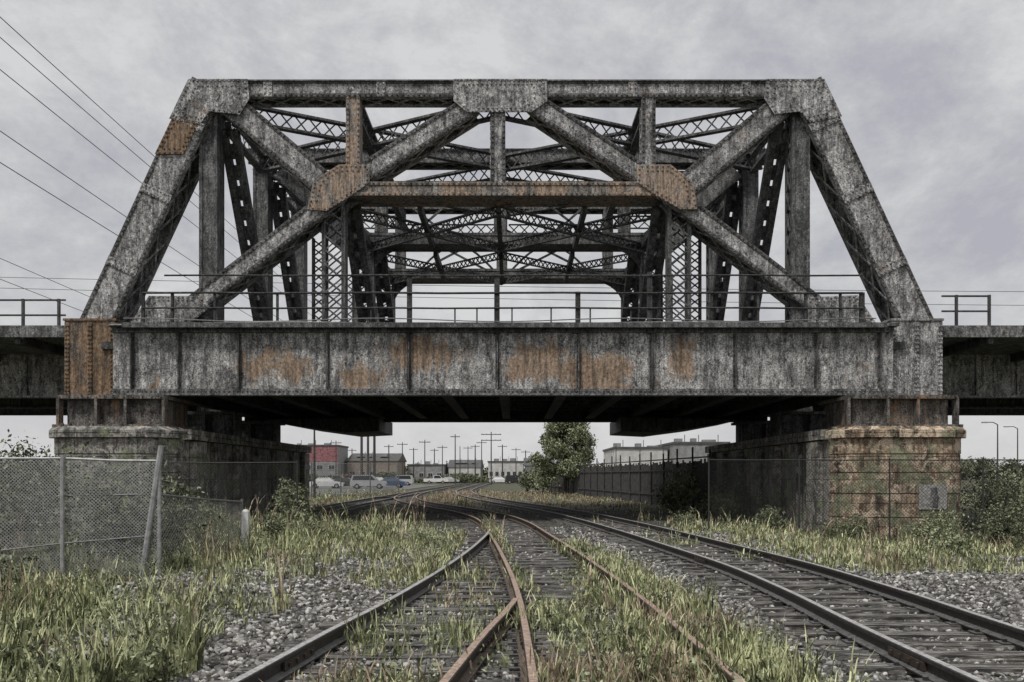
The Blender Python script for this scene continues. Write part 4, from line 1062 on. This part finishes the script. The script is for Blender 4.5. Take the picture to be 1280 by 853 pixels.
for px, Y, kd, ci, rz, lb in cars: make_car(CARS[ci], lb, (px-640)*Y/1100, Y, rz, kd)

# ------------------------------------------------------------------ world, sun, camera
w = bpy.data.worlds.new('World'); scene.world = w; w.use_nodes = True; nt = w.node_tree; nt.nodes.clear()
n = N(nt); out = nt.nodes.new('ShaderNodeOutputWorld'); bg = nt.nodes.new('ShaderNodeBackground'); nt.links.new(bg.outputs[0], out.inputs[0])
sky = nt.nodes.new('ShaderNodeTexSky'); sky.sky_type = 'NISHITA'; sky.sun_disc = False
SUN_EL, SUN_AZ = R(56), R(215)           # from behind the camera, a little to the left
sky.sun_elevation = SUN_EL; sky.sun_rotation = SUN_AZ; sky.air_density = 1.2; sky.dust_density = 3
tc = nt.nodes.new('ShaderNodeTexCoord'); mp = nt.nodes.new('ShaderNodeMapping'); mp.inputs['Scale'].default_value = (1, .35, 1.5); nt.links.new(tc.outputs['Generated'], mp.inputs[0])
c1 = n.noise(mp.outputs[0], 4.5, 10, .66, .3)
c2 = n.noise(mp.outputs[0], 13, 9, .72)
cf = n.math('ADD', n.math('MULTIPLY', c1, .68), n.math('MULTIPLY', c2, .32))
cloud = n.ramp(cf, [(.38, (4.5,4.5,4.95)), (.48, (5.6,5.6,5.75)), (.58, (6.9,6.9,6.9))])
cm = n.mix(.93, sky.outputs[0], cloud)
sz = nt.nodes.new('ShaderNodeSeparateXYZ'); nt.links.new(tc.outputs['Generated'], sz.inputs[0])
hz = n.ramp(sz.outputs[2], [(0., 1.), (.22, 0.)])
cm = n.mix(n.math('MULTIPLY', hz, .6), cm, (7.0,7.0,7.0))
nt.links.new(cm, bg.inputs[0]); bg.inputs[1].default_value = .1
sd = bpy.data.lights.new('sun', 'SUN'); sd.energy = 2.2; sd.angle = R(12); sd.color = (1, .97, .93)
so = bpy.data.objects.new('sun', sd); col.objects.link(so)
dirv = Vector((math.sin(SUN_AZ)*math.cos(SUN_EL), math.cos(SUN_AZ)*math.cos(SUN_EL), math.sin(SUN_EL)))
so.rotation_euler = dirv.to_track_quat('Z', 'Y').to_euler(); so.location = dirv*50
cam = bpy.data.cameras.new('camera'); co = bpy.data.objects.new('camera', cam); col.objects.link(co); scene.camera = co
co.location = (0, 0, 1.7); co.rotation_euler = (R(90), 0, 0)
cam.sensor_width = 36; cam.lens = 36*1100/1280; cam.shift_y = (595-426.5)/1280; cam.clip_end = 8000; cam.clip_start = .1
scene.view_settings.view_transform = 'Standard'; scene.view_settings.look = 'None'; scene.view_settings.exposure = 0
